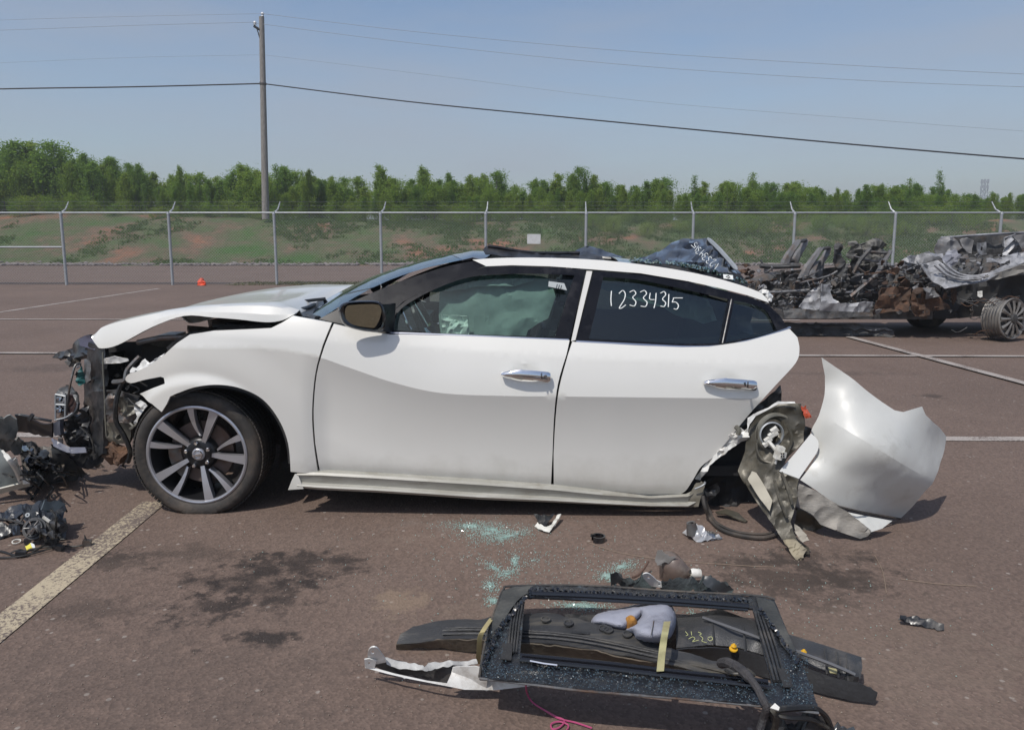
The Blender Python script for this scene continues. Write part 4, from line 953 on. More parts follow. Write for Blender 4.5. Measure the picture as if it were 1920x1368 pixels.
# ---- smashed nose
def cpn(name, pts, m, **k): return panel(name, pts, m, car, **k)
cpn('radiator_slab', [(168, 642, 3.95), (192, 652, 3.78), (194, 700, 3.76), (196, 780, 3.76), (194, 850, 3.78), (176, 862, 3.84), (160, 850, 3.95), (158, 780, 4.0), (156, 700, 4.0)], M['black'], step=8, amp=.015, freq=9, thick=.02)
MB().box((PY(180, 750, 3.9).x+.06, 4.36, .48), (.10, .86, .50)).build('cooling_pack', M['black'], car)
cpn('nose_lip', [(100, 671, 4.3), (108, 661, 4.3), (135, 652, 4.2), (146, 636, 4.15), (168, 628, 4.1), (184, 648, 3.95), (180, 660, 3.9), (140, 672, 4.1)], M['black'], step=6, amp=.02, freq=10, thick=.02)
cpn('latch_plate', [(145, 634, 4.05), (165, 628, 4.0), (186, 646, 3.9), (178, 656, 3.88), (150, 648, 4.0)], mat('violet_grey_plate', (.075, .07, .10), .5, .3), step=6, amp=.008, freq=12)
hl = cpn('headlamp_shell', [(103, 739, 3.92), (113, 727, 3.95), (128, 722, 3.95), (142, 735, 3.9), (146, 757, 3.86), (140, 774, 3.86), (120, 786, 3.88), (104, 787, 3.9)], M['steel'], step=5, amp=.01, freq=15, thick=.01)
for dy in (0, 21):
    for k in range(2):
        c = PY(109+3*k, 746+dy, 3.86); MB().lathe(c, [(0, .03), (.012, .026), (.02, .0)], (0, 1, 0), 14).build('reflector', M['chrome'], hl)
cpn('headlamp_bowl', [(122, 742, 3.85), (135, 738, 3.85), (144, 757, 3.84), (138, 772, 3.84), (124, 780, 3.85)], mat('dark_lamp_bowl', (.05, .03, .028), .3), step=4, amp=.008, freq=20)
for s in ([(104, 739), (104, 786)], [(104, 758), (124, 759)], [(123, 740), (122, 780)], [(104, 739), (124, 743)], [(103, 787), (124, 782), (142, 768), (145, 755)]):
    MB().tube([PY(a, b, 3.845) for a, b in cr(s, 3)], .0045, n=5).build('lamp_rib', M['galv'], car)
cpn('lower_bracket', [(97, 796, 3.9), (112, 784, 3.88), (115, 815, 3.88), (98, 817, 3.9)], mat('blue_grey_plastic', (.06, .065, .085), .5), step=5, amp=.01, freq=10, thick=.02)
cpn('grille_remnant', [(116, 790, 3.9), (150, 770, 3.86), (165, 760, 3.86), (168, 850, 3.88), (140, 845, 3.95), (118, 825, 3.95)], M['black'], step=6, amp=.03, freq=11, thick=.01, seed=4)
cpn('lower_grille', [(95, 820, 3.95), (130, 838, 3.86), (160, 838, 3.84), (162, 848, 3.83), (130, 850, 3.84), (100, 836, 3.9)], mat('grey_lower_trim', (.13, .135, .17), .4), step=5, amp=.008, freq=14, thick=.008)
cpn('splash_shield', [(160, 838, 3.9), (196, 848, 3.8), (192, 866, 3.82), (165, 880, 3.9), (120, 868, 4.0), (100, 850, 4.0), (95, 832, 4.0), (130, 846, 3.95)], M['black'], step=7, amp=.015, freq=9, seed=2)
cpn('condenser_tube', [(148, 692, 3.90), (152, 684, 3.9), (158, 712, 3.88), (152, 724, 3.88), (142, 716, 3.9)], M['teal'], step=4, amp=.02, freq=24)
cpn('condenser_plate', [(158, 672, 3.92), (168, 676, 3.88), (170, 712, 3.87), (160, 720, 3.88)], M['steel'], step=5, amp=.006, freq=14)
MB().tube([PY(*p) for p in cr([(124, 772, 3.85), (130, 730, 3.82), (136, 702, 3.84), (142, 684, 3.86), (152, 682, 3.88)], 5)], .006, n=6).build('hose', M['steel'], car)
cpn('upper_tie_bar', [(193, 672, 3.76), (215, 668, 3.74), (238, 672, 3.73), (240, 676, 3.73), (225, 680, 3.73), (195, 682, 3.76)], M['white_m'], step=4, amp=.008, freq=16)
cpn('dark_cavity_wall', [(190, 640, 4.0), (260, 640, 4.0), (330, 660, 3.9), (320, 740, 3.95), (250, 800, 3.95), (195, 830, 3.95)], M['shell'], step=14, amp=.02, freq=6)
cpn('crash_box', [(199, 731, 3.74), (222, 729, 3.74), (234, 735, 3.74), (262, 742, 3.74), (258, 778, 3.75), (244, 793, 3.75), (201, 791, 3.75)], M['steel'], step=5, amp=.012, freq=10, thick=.008,
    holes=[[(212, 738), (216, 738), (216, 742), (212, 742)], [(240, 772), (244, 772), (244, 776), (240, 776)]])
cpn('bent_flange', [(218, 757, 3.71), (224, 744, 3.70), (236, 745, 3.7), (252, 752, 3.71), (254, 775, 3.71), (236, 782, 3.70), (222, 774, 3.7)], M['innerw'], step=4, amp=.02, freq=16, seed=6)
cpn('white_bracket', [(252, 757, 3.68), (262, 750, 3.67), (272, 756, 3.66), (282, 768, 3.66), (278, 776, 3.66), (272, 780, 3.66), (264, 801, 3.67), (250, 793, 3.68), (258, 780, 3.67), (252, 770, 3.67)], M['white_m'], step=4, amp=.008, freq=22, thick=.004,
    holes=[[(258, 762), (262, 762), (261, 766), (257, 765)], [(268, 770), (273, 771), (270, 775)]])
MB().lathe(PY(261, 788, 3.655), [(0, -.004), (.008, -.002), (.010, .006)], (0, 1, 0), 8).build('bolt', mat('brass_bolt', (.4, .34, .2), .35, .8), car)
MB().tube([PY(*p) for p in cr([(244, 793, 3.68), (250, 800, 3.67), (243, 804, 3.67), (258, 794, 3.67)], 4)], .006, n=5).build('tow_hook', M['innerw'], car)
MB().tube([PY(*p) for p in cr([(193, 660, 3.75), (194, 700, 3.745), (196, 735, 3.74), (198, 790, 3.74), (200, 818, 3.75)], 4)], .0045, n=5).build('support_edge', M['innerw'], car)
cpn('lower_rail', [(198, 791, 3.76), (246, 793, 3.75), (244, 830, 3.78), (216, 832, 3.78), (200, 826, 3.78)], M['innerw'], step=6, amp=.008, freq=10, thick=.03, holes=[[(219, 816), (224, 814), (228, 818), (227, 824), (221, 825), (218, 821)]])
cpn('torn_fender_edge', [(254, 694, 3.63), (262, 680, 3.64), (272, 672, 3.65), (280, 680, 3.64), (300, 668, 3.63), (309, 662, 3.62), (300, 676, 3.61), (276, 690, 3.615), (262, 697, 3.62)], M['white_m'], step=4, amp=.012, freq=20)
cpn('small_tab', [(243, 694, 3.66), (248, 688, 3.66), (256, 690, 3.65), (252, 697, 3.65), (243, 699, 3.65)], M['white_m'], step=3, amp=.004)
cpn('foam_block', [(198, 840, 3.86), (212, 829, 3.84), (236, 836, 3.80), (246, 846, 3.78), (244, 862, 3.78), (232, 868, 3.80), (214, 856, 3.84)], mat('torn_brown_foam', (.16, .085, .05), .95, col2=(.08, .05, .035), nscale=14, bump=.8), step=5, amp=.03, freq=14, thick=.05)
hs_ = [[(262, 668, 3.70), (250, 680, 3.69), (238, 695, 3.68), (234, 712, 3.67), (224, 715, 3.68), (212, 716, 3.69)], [(232, 712, 3.68), (222, 735, 3.68), (217, 760, 3.67), (218, 790, 3.68), (232, 815, 3.69), (244, 845, 3.70), (240, 866, 3.72)],
       [(236, 690, 3.7), (246, 700, 3.69), (264, 716, 3.68), (276, 724, 3.68)], [(240, 746, 3.67), (250, 756, 3.66), (262, 765, 3.65)], [(244, 720, 3.68), (262, 730, 3.67), (250, 738, 3.67)], [(150, 800, 3.84), (170, 820, 3.8), (178, 850, 3.8)], [(238, 862, 3.74), (230, 872, 3.76), (236, 876, 3.76)]]
for i, s in enumerate(hs_):
    MB().tube([PY(*p) for p in cr(s, 5)], .012 if i < 2 else .005, n=6).build('hose', M['steel'] if i in (0,) else M['wire'], car)
for k in range(70):
    px = R.uniform(112, 285); py = R.uniform(672, 835); m = R.choice([M['black'], M['shell'], M['steel'], M['wire'], M['blackd']])
    if px > 200 and py > 790: continue
    Y = R.uniform(3.84, 4.1); s = R.uniform(4, 13); aa = R.uniform(0, 6.28)
    pp = [(px+s*math.cos(aa+t)*R.uniform(.4, 1), py+s*1.2*math.sin(aa+t)*R.uniform(.4, 1), Y+R.uniform(-.05, .05)) for t in (0, 1.2, 2.4, 3.8, 5)]
    cpn('broken_piece', pp, m, step=6, amp=.012, freq=20, seed=k)
# ================================================================ TORN REAR QUARTER
qp = thing('torn_quarter_panel', PH(1560, 1000), 'large torn white rear quarter panel leaning on the ground behind the sedan', 'car panel')
QW = mat('dull_white_paint', (.58, .58, .55), .42, col2=(.54, .54, .51), nscale=3, coat=.15, coatr=.3, dirt=((.33, .31, .27), 3, .22))
sk = cr([(1541, 670, 3.42), (1562, 684, 3.40), (1591, 704, 3.38), (1625, 732, 3.37), (1655, 754, 3.37), (1678, 769, 3.36)], 2)+[(1694, 772, 3.37), (1729, 762, 3.40), (1736, 778, 3.42), (1748, 790, 3.44), (1762, 801, 3.50), (1774, 818, 3.62)]+cr([(1771, 842, 3.56), (1762, 872, 3.48), (1750, 903, 3.40), (1733, 922, 3.40), (1710, 950, 3.42), (1688, 971, 3.46)], 3)+ \
     [(1640, 962, 3.30), (1600, 955, 3.26), (1569, 946, 3.25), (1530, 918, 3.25), (1500, 899, 3.26)]+cr([(1515, 880, 3.28), (1530, 855, 3.32), (1536, 835, 3.35), (1531, 822, 3.37), (1521, 808, 3.39), (1536, 778, 3.41), (1547, 738, 3.42), (1548, 705, 3.42)], 3)
ex = [(1600, 770, 3.31), (1560, 740, 3.36), (1620, 822, 3.20), (1680, 862, 3.19), (1735, 895, 3.26), (1570, 860, 3.22), (1640, 900, 3.26), (1600, 905, 3.24), (1700, 930, 3.34), (1700, 820, 3.30), (1560, 800, 3.30), (1650, 930, 3.29)]
panel('outer_skin', sk, QW, qp, step=7, thick=.004, amp=.004, freq=3.5, extra=ex, ridge=([(1560, 790), (1614, 822), (1680, 862), (1745, 900)], .022, 70), lines=[[(1570, 796), (1614, 822), (1680, 862), (1742, 898)]], sharp=12)
panel('fuel_door', cr([(1521, 812, 3.33), (1534, 826, 3.31), (1533, 845, 3.30), (1518, 868, 3.28)], 3)+[(1498, 897, 3.26), (1461, 883, 3.28), (1490, 850, 3.31)], mat('fuel_door_paint', (.66, .66, .63), .35, coat=.4), qp, step=6, thick=.006)
panel('lower_lip', [(1578, 957, 3.24), (1620, 966, 3.22), (1674, 976, 3.24), (1655, 990, 3.2), (1633, 997, 3.17), (1605, 980, 3.2)], QW, qp, step=6, amp=.004)
MB().tube([PY(*p) for p in cr([(1570, 948, 3.22), (1620, 960, 3.21), (1688, 972, 3.38)], 4)], .005, n=5).build('black_seal', M['rubber'], qp)
panel('dirty_flange', [(1496, 905, 3.26), (1530, 920, 3.25), (1580, 952, 3.22), (1633, 994, 3.18), (1628, 1005, 3.16), (1615, 1010, 3.15), (1570, 995, 3.17), (1540, 983, 3.19), (1520, 962, 3.21), (1493, 947, 3.24)], mat('muddy_flange', (.30, .275, .24), .6, col2=(.15, .14, .125), nscale=6, stretch=(1, 1, 3), ncon=.5, dirt=((.08, .08, .08), 5, .3), bump=.3), qp, step=6, amp=.012, freq=8)
panel('flange_web', [(1493, 950, 3.27), (1520, 965, 3.3), (1545, 985, 3.25), (1520, 1000, 3.3), (1492, 985, 3.3)], M['brass'], qp, step=6, amp=.02, freq=10)  # web below the flange, same muddy metal as the inner panel
inn = panel('inner_panel', [(1459, 755, 3.40), (1480, 755, 3.38), (1501, 757, 3.37), (1508, 781, 3.36), (1509, 800, 3.36), (1505, 826, 3.34), (1485, 850, 3.31), (1461, 883, 3.27), (1498, 899, 3.24), (1495, 930, 3.22), (1491, 950, 3.2), (1482, 978, 3.16), (1495, 1005, 3.08), (1517, 1026, 3.02), (1516, 1038, 3.0), (1500, 1036, 3.0), (1466, 1010, 3.12), (1440, 970, 3.2), (1414, 931, 3.28), (1392, 900, 3.36), (1383, 882, 3.42), (1395, 850, 3.44), (1402, 820, 3.44), (1408, 798, 3.44), (1421, 778, 3.44), (1438, 765, 3.42)], M['brass'], qp, step=6, thick=.006, amp=.018, freq=7, seed=3,
    holes=[[(1443+19*math.cos(a), 812+24*math.sin(a)) for a in [2*math.pi*k/16 for k in range(16)]]])
fh = MB()
c0 = PY(1443, 812, 3.39)
q0 = Vector((.1, -1, .1))
fh.lathe(c0, [(.072, .010), (.066, .022), (.058, .022), (.052, .0), (.050, -.06), (.03, -.09), (0, -.095)], q0, 40).build('filler_pocket', M['brass'], qp)
MB().lathe(c0+Vector((.03, -.012, 0)), [(.100, -.01), (.094, .008), (.086, .010), (.078, -.002), (.100, -.012)], q0, 40).build('pocket_rim', M['innerw'], qp)
MB().lathe(c0+Vector((.0, -.015, 0)), [(.056, .006), (.060, .012), (.054, .016), (.050, .006)], q0, 36).build('bright_ring', M['galv'], qp)
panel('pocket_plate', [(1432, 800, 3.40), (1448, 792, 3.40), (1458, 798, 3.4), (1450, 824, 3.38), (1436, 834, 3.38), (1426, 822, 3.40)], M['innerw'], qp, step=4, amp=.012, freq=25)
wc = MB()
for a_, b_, s_ in ((1452, 806, .02), (1447, 815, .018), (1440, 824, .02), (1436, 832, .016), (1455, 812, .012)):
    wc.box(PY(a_, b_, 3.345), (s_, .02, s_*1.6), (.2, .9, .2))
wc.tube([PY(*p) for p in cr([(1440, 826, 3.34), (1452, 840, 3.32), (1460, 850, 3.31)], 4)], .009, n=6)
wc.build('white_latch', M['whitep'], qp, smooth=False)
cn = MB().box(PY(1461, 848, 3.285), (.030, .035, .060), (0, .25, 0)); cn.box(PY(1468, 852, 3.27), (.024, .02, .026), (0, .2, .5)); cn.box(PY(1455, 863, 3.285), (.008, .008, .03), (0, .15, 0)); cn.build('white_connector', M['whitep'], qp, smooth=False)
pn2 = MB()
for k in range(4): pn2.box(PY(1465+4*(k % 2), 850+5*(k//2), 3.255), (.006, .006, .006))
pn2.build('connector_holes', M['gloss'], qp, smooth=False)
panel('beige_plate', [(1410, 883, 3.31), (1418, 886, 3.30), (1432, 908, 3.27), (1448, 938, 3.215), (1443, 958, 3.19), (1425, 935, 3.235), (1402, 898, 3.30)], mat('beige_patch', (.36, .33, .26), .55, dirt=((.2, .18, .14), 8, .3)), qp, step=6, amp=.003)
panel('bent_flange_tip', [(1470, 1012, 3.06), (1490, 1010, 3.05), (1513, 1030, 2.99), (1500, 1056, 2.96), (1488, 1044, 2.98)], mat('tan_dusty_tip', (.30, .26, .18), .7, col2=(.15, .13, .10), nscale=14), qp, step=4, amp=.012, freq=16)
panel('bent_flange_edge', [(1488, 982, 3.10), (1500, 988, 3.07), (1512, 1002, 3.03), (1517, 1012, 3.01), (1504, 1016, 3.02), (1494, 1000, 3.06)], mat('tan_dusty_edge', (.34, .31, .26), .6), qp, step=4, amp=.012, freq=16)
panel('white_torn_edge', [(1402, 783, 3.42), (1420, 772, 3.41), (1440, 764, 3.40), (1458, 752, 3.38), (1490, 753, 3.36), (1491, 756, 3.35), (1460, 757, 3.37), (1436, 770, 3.39), (1418, 779, 3.40), (1406, 795, 3.41), (1402, 806, 3.41)], M['white_m'], qp, step=4, amp=.005, freq=18)
panel('tail_lamp_shard', [(1503, 760, 3.35), (1508, 763, 3.34), (1511, 759, 3.34), (1516, 770, 3.33), (1521, 782, 3.33), (1510, 783, 3.33), (1505, 772, 3.34)], M['orange'], qp, step=3, amp=.01, freq=30, thick=.005)
panel('dark_bracket', [(1507, 797, 3.40), (1524, 804, 3.39), (1520, 815, 3.39), (1508, 828, 3.38)], M['black'], qp, step=5, amp=.01, freq=15)
for s in ([(1418, 830, 3.38), (1420, 846, 3.36), (1430, 862, 3.34), (1446, 868, 3.32)], [(1478, 800, 3.33), (1484, 820, 3.32), (1480, 840, 3.31), (1466, 862, 3.29)], [(1452, 900, 3.26), (1462, 935, 3.20), (1476, 970, 3.15)], [(1465, 885, 3.26), (1476, 912, 3.22), (1486, 945, 3.18)]):
    MB().tube([PY(*p) for p in cr(s, 5)], .007, n=6).build('pressed_rib', M['brass'], qp)
# pieces still fixed to the car
panel('torn_sill_strip', [(1380, 797, 3.47), (1392, 803, 3.45), (1398, 807, 3.45), (1405, 800, 3.44), (1406, 815, 3.44), (1404, 824, 3.44), (1392, 828, 3.45), (1368, 844, 3.46), (1344, 860, 3.47), (1330, 873, 3.47), (1322, 888, 3.47), (1315, 900, 3.48), (1306, 898, 3.49), (1316, 878, 3.49), (1340, 852, 3.49), (1358, 828, 3.49)], M['white_m'], car, step=5, amp=.022, freq=13, seed=7)
MB().tube([PY(*p) for p in cr([(1380, 800, 3.46), (1386, 806, 3.44), (1384, 814, 3.44)], 3)], .012, n=7).build('torn_bead', M['innerw'], car)
panel('door_edge_seal', [(1440, 745, 3.50), (1453, 733, 3.50), (1464, 722, 3.5), (1466, 752, 3.5), (1440, 775, 3.5), (1405, 790, 3.5), (1382, 805, 3.5), (1400, 775, 3.5)], M['black'], car, step=6, amp=.01, freq=9, thick=.01)
panel('rear_sill_stub', [(1290, 930, 3.47), (1305, 905, 3.48), (1322, 903, 3.46), (1321, 912, 3.45), (1313, 935, 3.45), (1309, 949, 3.46), (1285, 952, 3.46)], mat('grimy_sill_metal', (.20, .18, .14), .55, col2=(.11, .10, .08), nscale=6), car, step=5, amp=.008, freq=12)
MB().tube([PY(*p) for p in cr([(1303, 916, 3.44), (1315, 911, 3.43), (1322, 906, 3.43), (1321, 903, 3.43)], 3)], .004, n=5).build('bright_wire', M['galv'], car)
panel('dark_cavity_sheet', [(1312, 885, 3.66), (1345, 862, 3.66), (1400, 830, 3.66), (1420, 860, 3.66), (1440, 960, 3.62), (1400, 955, 3.6), (1330, 955, 3.6), (1305, 950, 3.58)], M['shell'], car, step=10, amp=.03, freq=7)  # dark sheet standing in for the shade of the torn-open rear cavity
panel('hanging_liner', [(1318, 920, 3.54), (1345, 906, 3.5), (1352, 920, 3.5), (1330, 938, 3.52), (1312, 948, 3.54)], M['black'], car, step=5, amp=.02, freq=14)
MB().box((1.05, YC, .34), (.35, 1.5, .30)).build('rear_floor', M['shell'], car)

seal = MB().tube([PH(*p) for p in cr([(1318, 930, .12), (1322, 950, .08), (1332, 972, .02), (1352, 992, .012), (1385, 1003, .012), (1425, 1008, .012), (1452, 1003, .012), (1470, 990, .02)], 6)], .010, n=7)
seal.tube([PH(*p) for p in cr([(1324, 940, .09), (1332, 960, .04), (1345, 980, .02), (1380, 996, .012), (1430, 1001, .012), (1450, 996, .015)], 6)], .006, n=6)
tag(seal.build('door_seal', M['rubber']), 'black rubber door seal looped on the ground under the torn rear', 'rubber seal')
tag(panel('broken_strip', [(1341, 957, .03), (1360, 954, .04), (1385, 960, .03), (1402, 972, .02), (1398, 974, .02), (1370, 966, .03), (1345, 962, .02)], M['brass'], mode='H', step=5, amp=.006, thick=.006), 'short bent dusty strip lying inside the looped door seal', 'broken part')

# ================================================================ SMALL LITTER ON THE ASPHALT
def litter(name, label, cat, parts, group=None):
    """parts: (name, pts, material, kwargs)"""
    c = parts[0][1]; t = thing(name, PH(sum(p[0] for p in c)/len(c), sum(p[1] for p in c)/len(c)), label, cat, group)
    for nm, pts, m, kw in parts: panel(nm, pts, m, t, mode='H', **{**dict(step=4, amp=.004, freq=25, thick=.004), **kw})
    return t
litter('white_clip', 'small white and black broken plastic clip on the asphalt below the front door', 'broken part',
  [('white_arm', [(1002, 985, .01), (1012, 992, .012), (1030, 997, .012), (1045, 975, .03), (1052, 963, .035), (1046, 963, .035), (1033, 984, .02), (1020, 986, .02), (1008, 978, .02)], M['whitep'], {}),
   ('black_arm', [(1000, 963, .04), (1030, 964, .045), (1040, 962, .04), (1034, 972, .03), (1022, 984, .02), (1010, 976, .03)], M['black'], {})])
lr = thing('black_ring', PH(1122, 1014), 'small black broken ring on the asphalt, right of the white clip', 'broken part')
MB().lathe(PH(1122, 1014)+Vector((0, 0, .012)), [(.024, -.012), (.031, -.012), (.031, .014), (.024, .014), (.024, -.012)], (0, 0, 1), 28, arc=(.6, 6.0)).build('band', M['gloss'], lr)
MB().box(PH(1112, 1004, .02), (.02, .012, .012), (0, .3, .5)).build('lug', M['black'], lr, smooth=False)
ln = thing('lamp_lens', PH(1318, 1010), 'broken clear lamp housing lying on the asphalt below the rear door', 'broken lamp')
SIL = mat('silver_reflector', (.50, .50, .51), .3, .35, dirt=((.25, .25, .25), 12, .2))
panel('reflector', [(1279, 998, .01), (1287, 990, .03), (1291, 981, .06), (1306, 980, .06), (1320, 988, .05), (1338, 997, .03), (1354, 1007, .01), (1330, 1012, .005), (1308, 1015, .005), (1295, 1006, .01)], SIL, ln, mode='H', step=4, amp=.012, freq=22, thick=.003, extra=[(1305, 996, .06)])
MB().lathe(PH(1297, 988, .055), [(.012, .02), (.020, .022), (.024, .0), (.028, -.03)], (-.2, 0, 1), 18).build('bulb_socket', M['steel'], ln)
panel('clear_wing', [(1310, 1003, .012), (1325, 990, .04), (1345, 998, .025), (1355, 1008, .008), (1318, 1014, .006)], M['lens'], ln, mode='H', step=5, amp=.006, freq=20, thick=.003)
litter('black_shard', 'thin black plastic fragment alone on the asphalt at the right', 'broken part',
  [('bar', [(1684, 1161, .012), (1692, 1152, .03), (1706, 1153, .03), (1730, 1156, .028), (1750, 1162, .03), (1770, 1168, .03), (1771, 1177, .01), (1758, 1180, .006), (1752, 1174, .012), (1720, 1172, .01), (1700, 1168, .01)], M['black'], dict(amp=.006)),
   ('tab', [(1688, 1150, .04), (1700, 1153, .035), (1697, 1160, .03), (1688, 1158, .03)], M['black'], {})])
SHG = mat('crushed_green_glass', (.20, .33, .29), .12, col2=(.42, .54, .49), nscale=60, ncon=.8, coat=1)
def crumbs(label, blobs, nn):
    m = MB()
    for k in range(nn):
        cx, cy, rx, ry, rot = R.choice(blobs); a = R.uniform(0, 6.28); r = abs(R.gauss(0, .5)); dx, dy = rx*r*math.cos(a), ry*r*math.sin(a)
        p = PH(cx+dx*math.cos(rot)-dy*math.sin(rot), cy+dx*math.sin(rot)+dy*math.cos(rot), .002); s = R.uniform(.0014, .0032)
        m.box(p, (s, s*R.uniform(.7, 1.4), s*.9), (R.random(), R.random(), R.random()*3))
    tag(m.build('glass_crumbs', SHG, smooth=False), label, 'broken glass', kind='stuff')
crumbs('wide scatter of pale green glass crumbs below the front door', [(925, 992, 60, 18, .1), (880, 985, 60, 14, 0), (950, 1005, 70, 12, -.2), (915, 1000, 110, 26, 0)], 2600)
crumbs('curved patch of green glass crumbs left of the window frame', [(925, 1062, 40, 12, .5), (950, 1075, 36, 14, -.2), (965, 1052, 12, 22, 0), (920, 1098, 22, 20, 0), (925, 1125, 22, 12, 0)], 1300)
crumbs('green glass crumbs beside the torn black cloth', [(1165, 1062, 40, 14, -.2), (1140, 1080, 30, 14, 0), (1105, 1137, 60, 10, 0), (1080, 1133, 60, 8, 0)], 1700)
crumbs('fine glass grains spread over the tarmac around the parts', [(1000, 1050, 450, 120, 0), (1300, 1150, 500, 150, 0)], 1500)
gm_ = MB(); 
for k in range(1500):
    px = R.uniform(-30, 1950); py = 900+460*R.random()**.7; p = PH(px, py, .002); s = R.uniform(.0012, .0035)
    gm_.box(p, (s, s*R.uniform(.6, 1.4), s*.8), (R.random(), R.random(), R.random()*3))
tag(gm_.build('grit', mat('loose_grit', (.20, .155, .125), .9, col2=(.30, .25, .21), nscale=30), smooth=False), 'loose grit and pebbles scattered over the parking lot', 'grit', kind='stuff')
for i, s in enumerate([[(1100, 1015), (1160, 1035), (1260, 1050), (1400, 1060), (1450, 1062)], [(1690, 1085), (1760, 1094), (1830, 1098)], [(1640, 1040), (1655, 1070), (1662, 1110)]]):
    o = MB().tube([PH(a, b, .004) for a, b in cr(s, 6)], .0013, n=4).build('dry_stalk', mat('dry_straw', (.24, .18, .13), .8))
    tag(o, ['long thin dry stalk between the black ring and the torn panel', 'thin pale stalk lying flat at the right of the torn panel', 'short curved stalk right of the torn panel tip'][i], 'straw')

# ================================================================ FOREGROUND PILE
fl = thing('arched_liner', PH(1060, 1230), 'long arched dusty black wheel liner lying under the black roof frame', 'wheel liner')
LIN = mat('dusty_black_liner', (.024, .025, .028), .55, col2=(.045, .045, .046), nscale=5, stretch=(.5, 3, 1), bump=.25, bscale=120, rvar=.1, dirt=((.13, .115, .09), 5, .2))
LBR = mat('muddy_liner_wall', (.10, .082, .058), .8, col2=(.05, .043, .036), nscale=6, bump=.3, dirt=((.18, .14, .10), 6, .35))
panel('arch_face', [(743, 1204, .03), (750, 1188, .05), (775, 1172, .06), (841, 1160, .065), (908, 1158, .07), (977, 1147, .08), (1040, 1147, .09), (1059, 1153, .09), (1100, 1163, .10), (1150, 1178, .10), (1195, 1187, .10), (1236, 1208, .10), (1290, 1224, .09), (1351, 1241, .07), (1420, 1270, .03), (1395, 1276, .03), (1330, 1262, .06), (1231, 1240, .085), (1120, 1216, .095), (1040, 1205, .085), (975, 1202, .075), (893, 1196, .065), (820, 1198, .05)], LIN, fl, mode='H', step=8, thick=.004, amp=.004, freq=8)
panel('arch_wall', [(743, 1205, .03), (820, 1199, .048), (893, 1197, .063), (975, 1203, .073), (1040, 1206, .083), (1120, 1217, .093), (1231, 1241, .083), (1330, 1263, .058), (1395, 1277, .03), (1380, 1282, .01), (1231, 1262, .01), (1100, 1244, .01), (975, 1231, .01), (893, 1221, .01), (829, 1213, .01), (743, 1213, .008)], LBR, fl, mode='H', step=8, thick=.004, amp=.005, freq=9)
for dy, r in ((-10, .004), (-17, .0035), (-21, .003)):
    MB().tube([PH(a, b+dy, h+.004) for a, b, h in cr([(830, 1198, .055), (893, 1197, .066), (975, 1202, .078), (1040, 1206, .088), (1120, 1217, .098), (1231, 1241, .088), (1330, 1262, .064), (1385, 1276, .04)], 6)], r, n=5).build('moulded_rib', LIN, fl)
for a, b, h in ((1023, 1161, .094), (1066, 1168, .098), (1132, 1178, .104), (1176, 1189, .104), (1140, 1181, .104)):
    MB().lathe(PH(a, b, h), [(.016, .0), (.016, .005), (.012, .005), (.010, .001), (0, .001)], (0, -.15, 1), 18).build('fixing_boss', LIN, fl)
MB().box(PH(1088, 1187, .098), (.06, .014, .008), (0, 0, -.1)).build('slot_block', M['black'], fl, smooth=False)
l2 = litter('flat_liner', 'flat black plastic sheet with glass crumbs behind the arched liner', 'wheel liner',
  [('sheet', [(1058, 1150, .05), (1100, 1152, .05), (1130, 1148, .05), (1120, 1165, .05), (1105, 1170, .05), (1062, 1158, .05)], M['black'], dict(step=6))])
tr3 = thing('trim_panel', PH(1480, 1250), 'long dark grey interior trim panel with yellow clips sticking out right of the frame', 'trim panel')
TRM = mat('dark_grey_trim', (.050, .051, .054), .42, col2=(.035, .036, .038), nscale=5, bump=.2, bscale=200, dirt=((.12, .11, .10), 7, .2))
panel('trim_face', [(1268, 1156, .06), (1310, 1148, .07), (1351, 1141, .08), (1417, 1165, .08), (1482, 1189, .08), (1550, 1210, .08), (1615, 1231, .08), (1617, 1250, .07), (1613, 1272, .05), (1560, 1262, .05), (1495, 1240, .05), (1435, 1228, .05), (1380, 1212, .05), (1330, 1208, .05), (1268, 1214, .05)], TRM, tr3, mode='H', step=8, thick=.004, extra=[(1340, 1168, .095), (1420, 1195, .095), (1500, 1220, .095), (1590, 1250, .09)])
panel('trim_flange', [(1268, 1216, .06), (1330, 1210, .065), (1380, 1214, .065), (1435, 1231, .065), (1495, 1243, .065), (1560, 1266, .065), (1610, 1279, .06), (1645, 1297, .04), (1640, 1317, .01), (1600, 1312, .01), (1523, 1294, .01), (1440, 1268, .012), (1360, 1240, .012), (1280, 1226, .02)], mat('black_trim_flange', (.022, .022, .024), .5, bump=.2), tr3, mode='H', step=8, thick=.004, amp=.003)
MB().tube([PH(*p) for p in cr([(1318, 1157, .097), (1370, 1176, .099), (1417, 1193, .099), (1500, 1223, .099), (1560, 1245, .097), (1603, 1264, .08)], 6)], .005, n=6).build('highlight_ridge', mat('satin_highlight', (.12, .12, .125), .22), tr3)  # highlight along the glossy ridge, put into a paler colour than the trim
for a, b, h in ((1338, 1190, .07), (1397, 1205, .07), (1550, 1245, .06), (1572, 1252, .06), (1590, 1258, .06)):
    MB().tube([PH(a-3, b-30, .088), PH(a-1, b-8, .085), PH(a+1, b+18, .058)], .0035, n=4).build('rib', TRM, tr3)
for a, b in ((1375, 1217), (1506, 1228)):
    c = PH(a, b, .07); cl = MB().lathe(c, [(.013, 0), (.013, .004), (.006, .006), (.006, .013), (.009, .015), (.003, .022), (0, .022)], (0, -.2, 1), 14); cl.build('yellow_clip', M['yellow'], tr3)
panel('taped_patch', [(1553, 1250, .07), (1568, 1253, .07), (1572, 1262, .065), (1556, 1260, .065)], M['tape'], tr3, mode='H', step=5)
mb = MB()
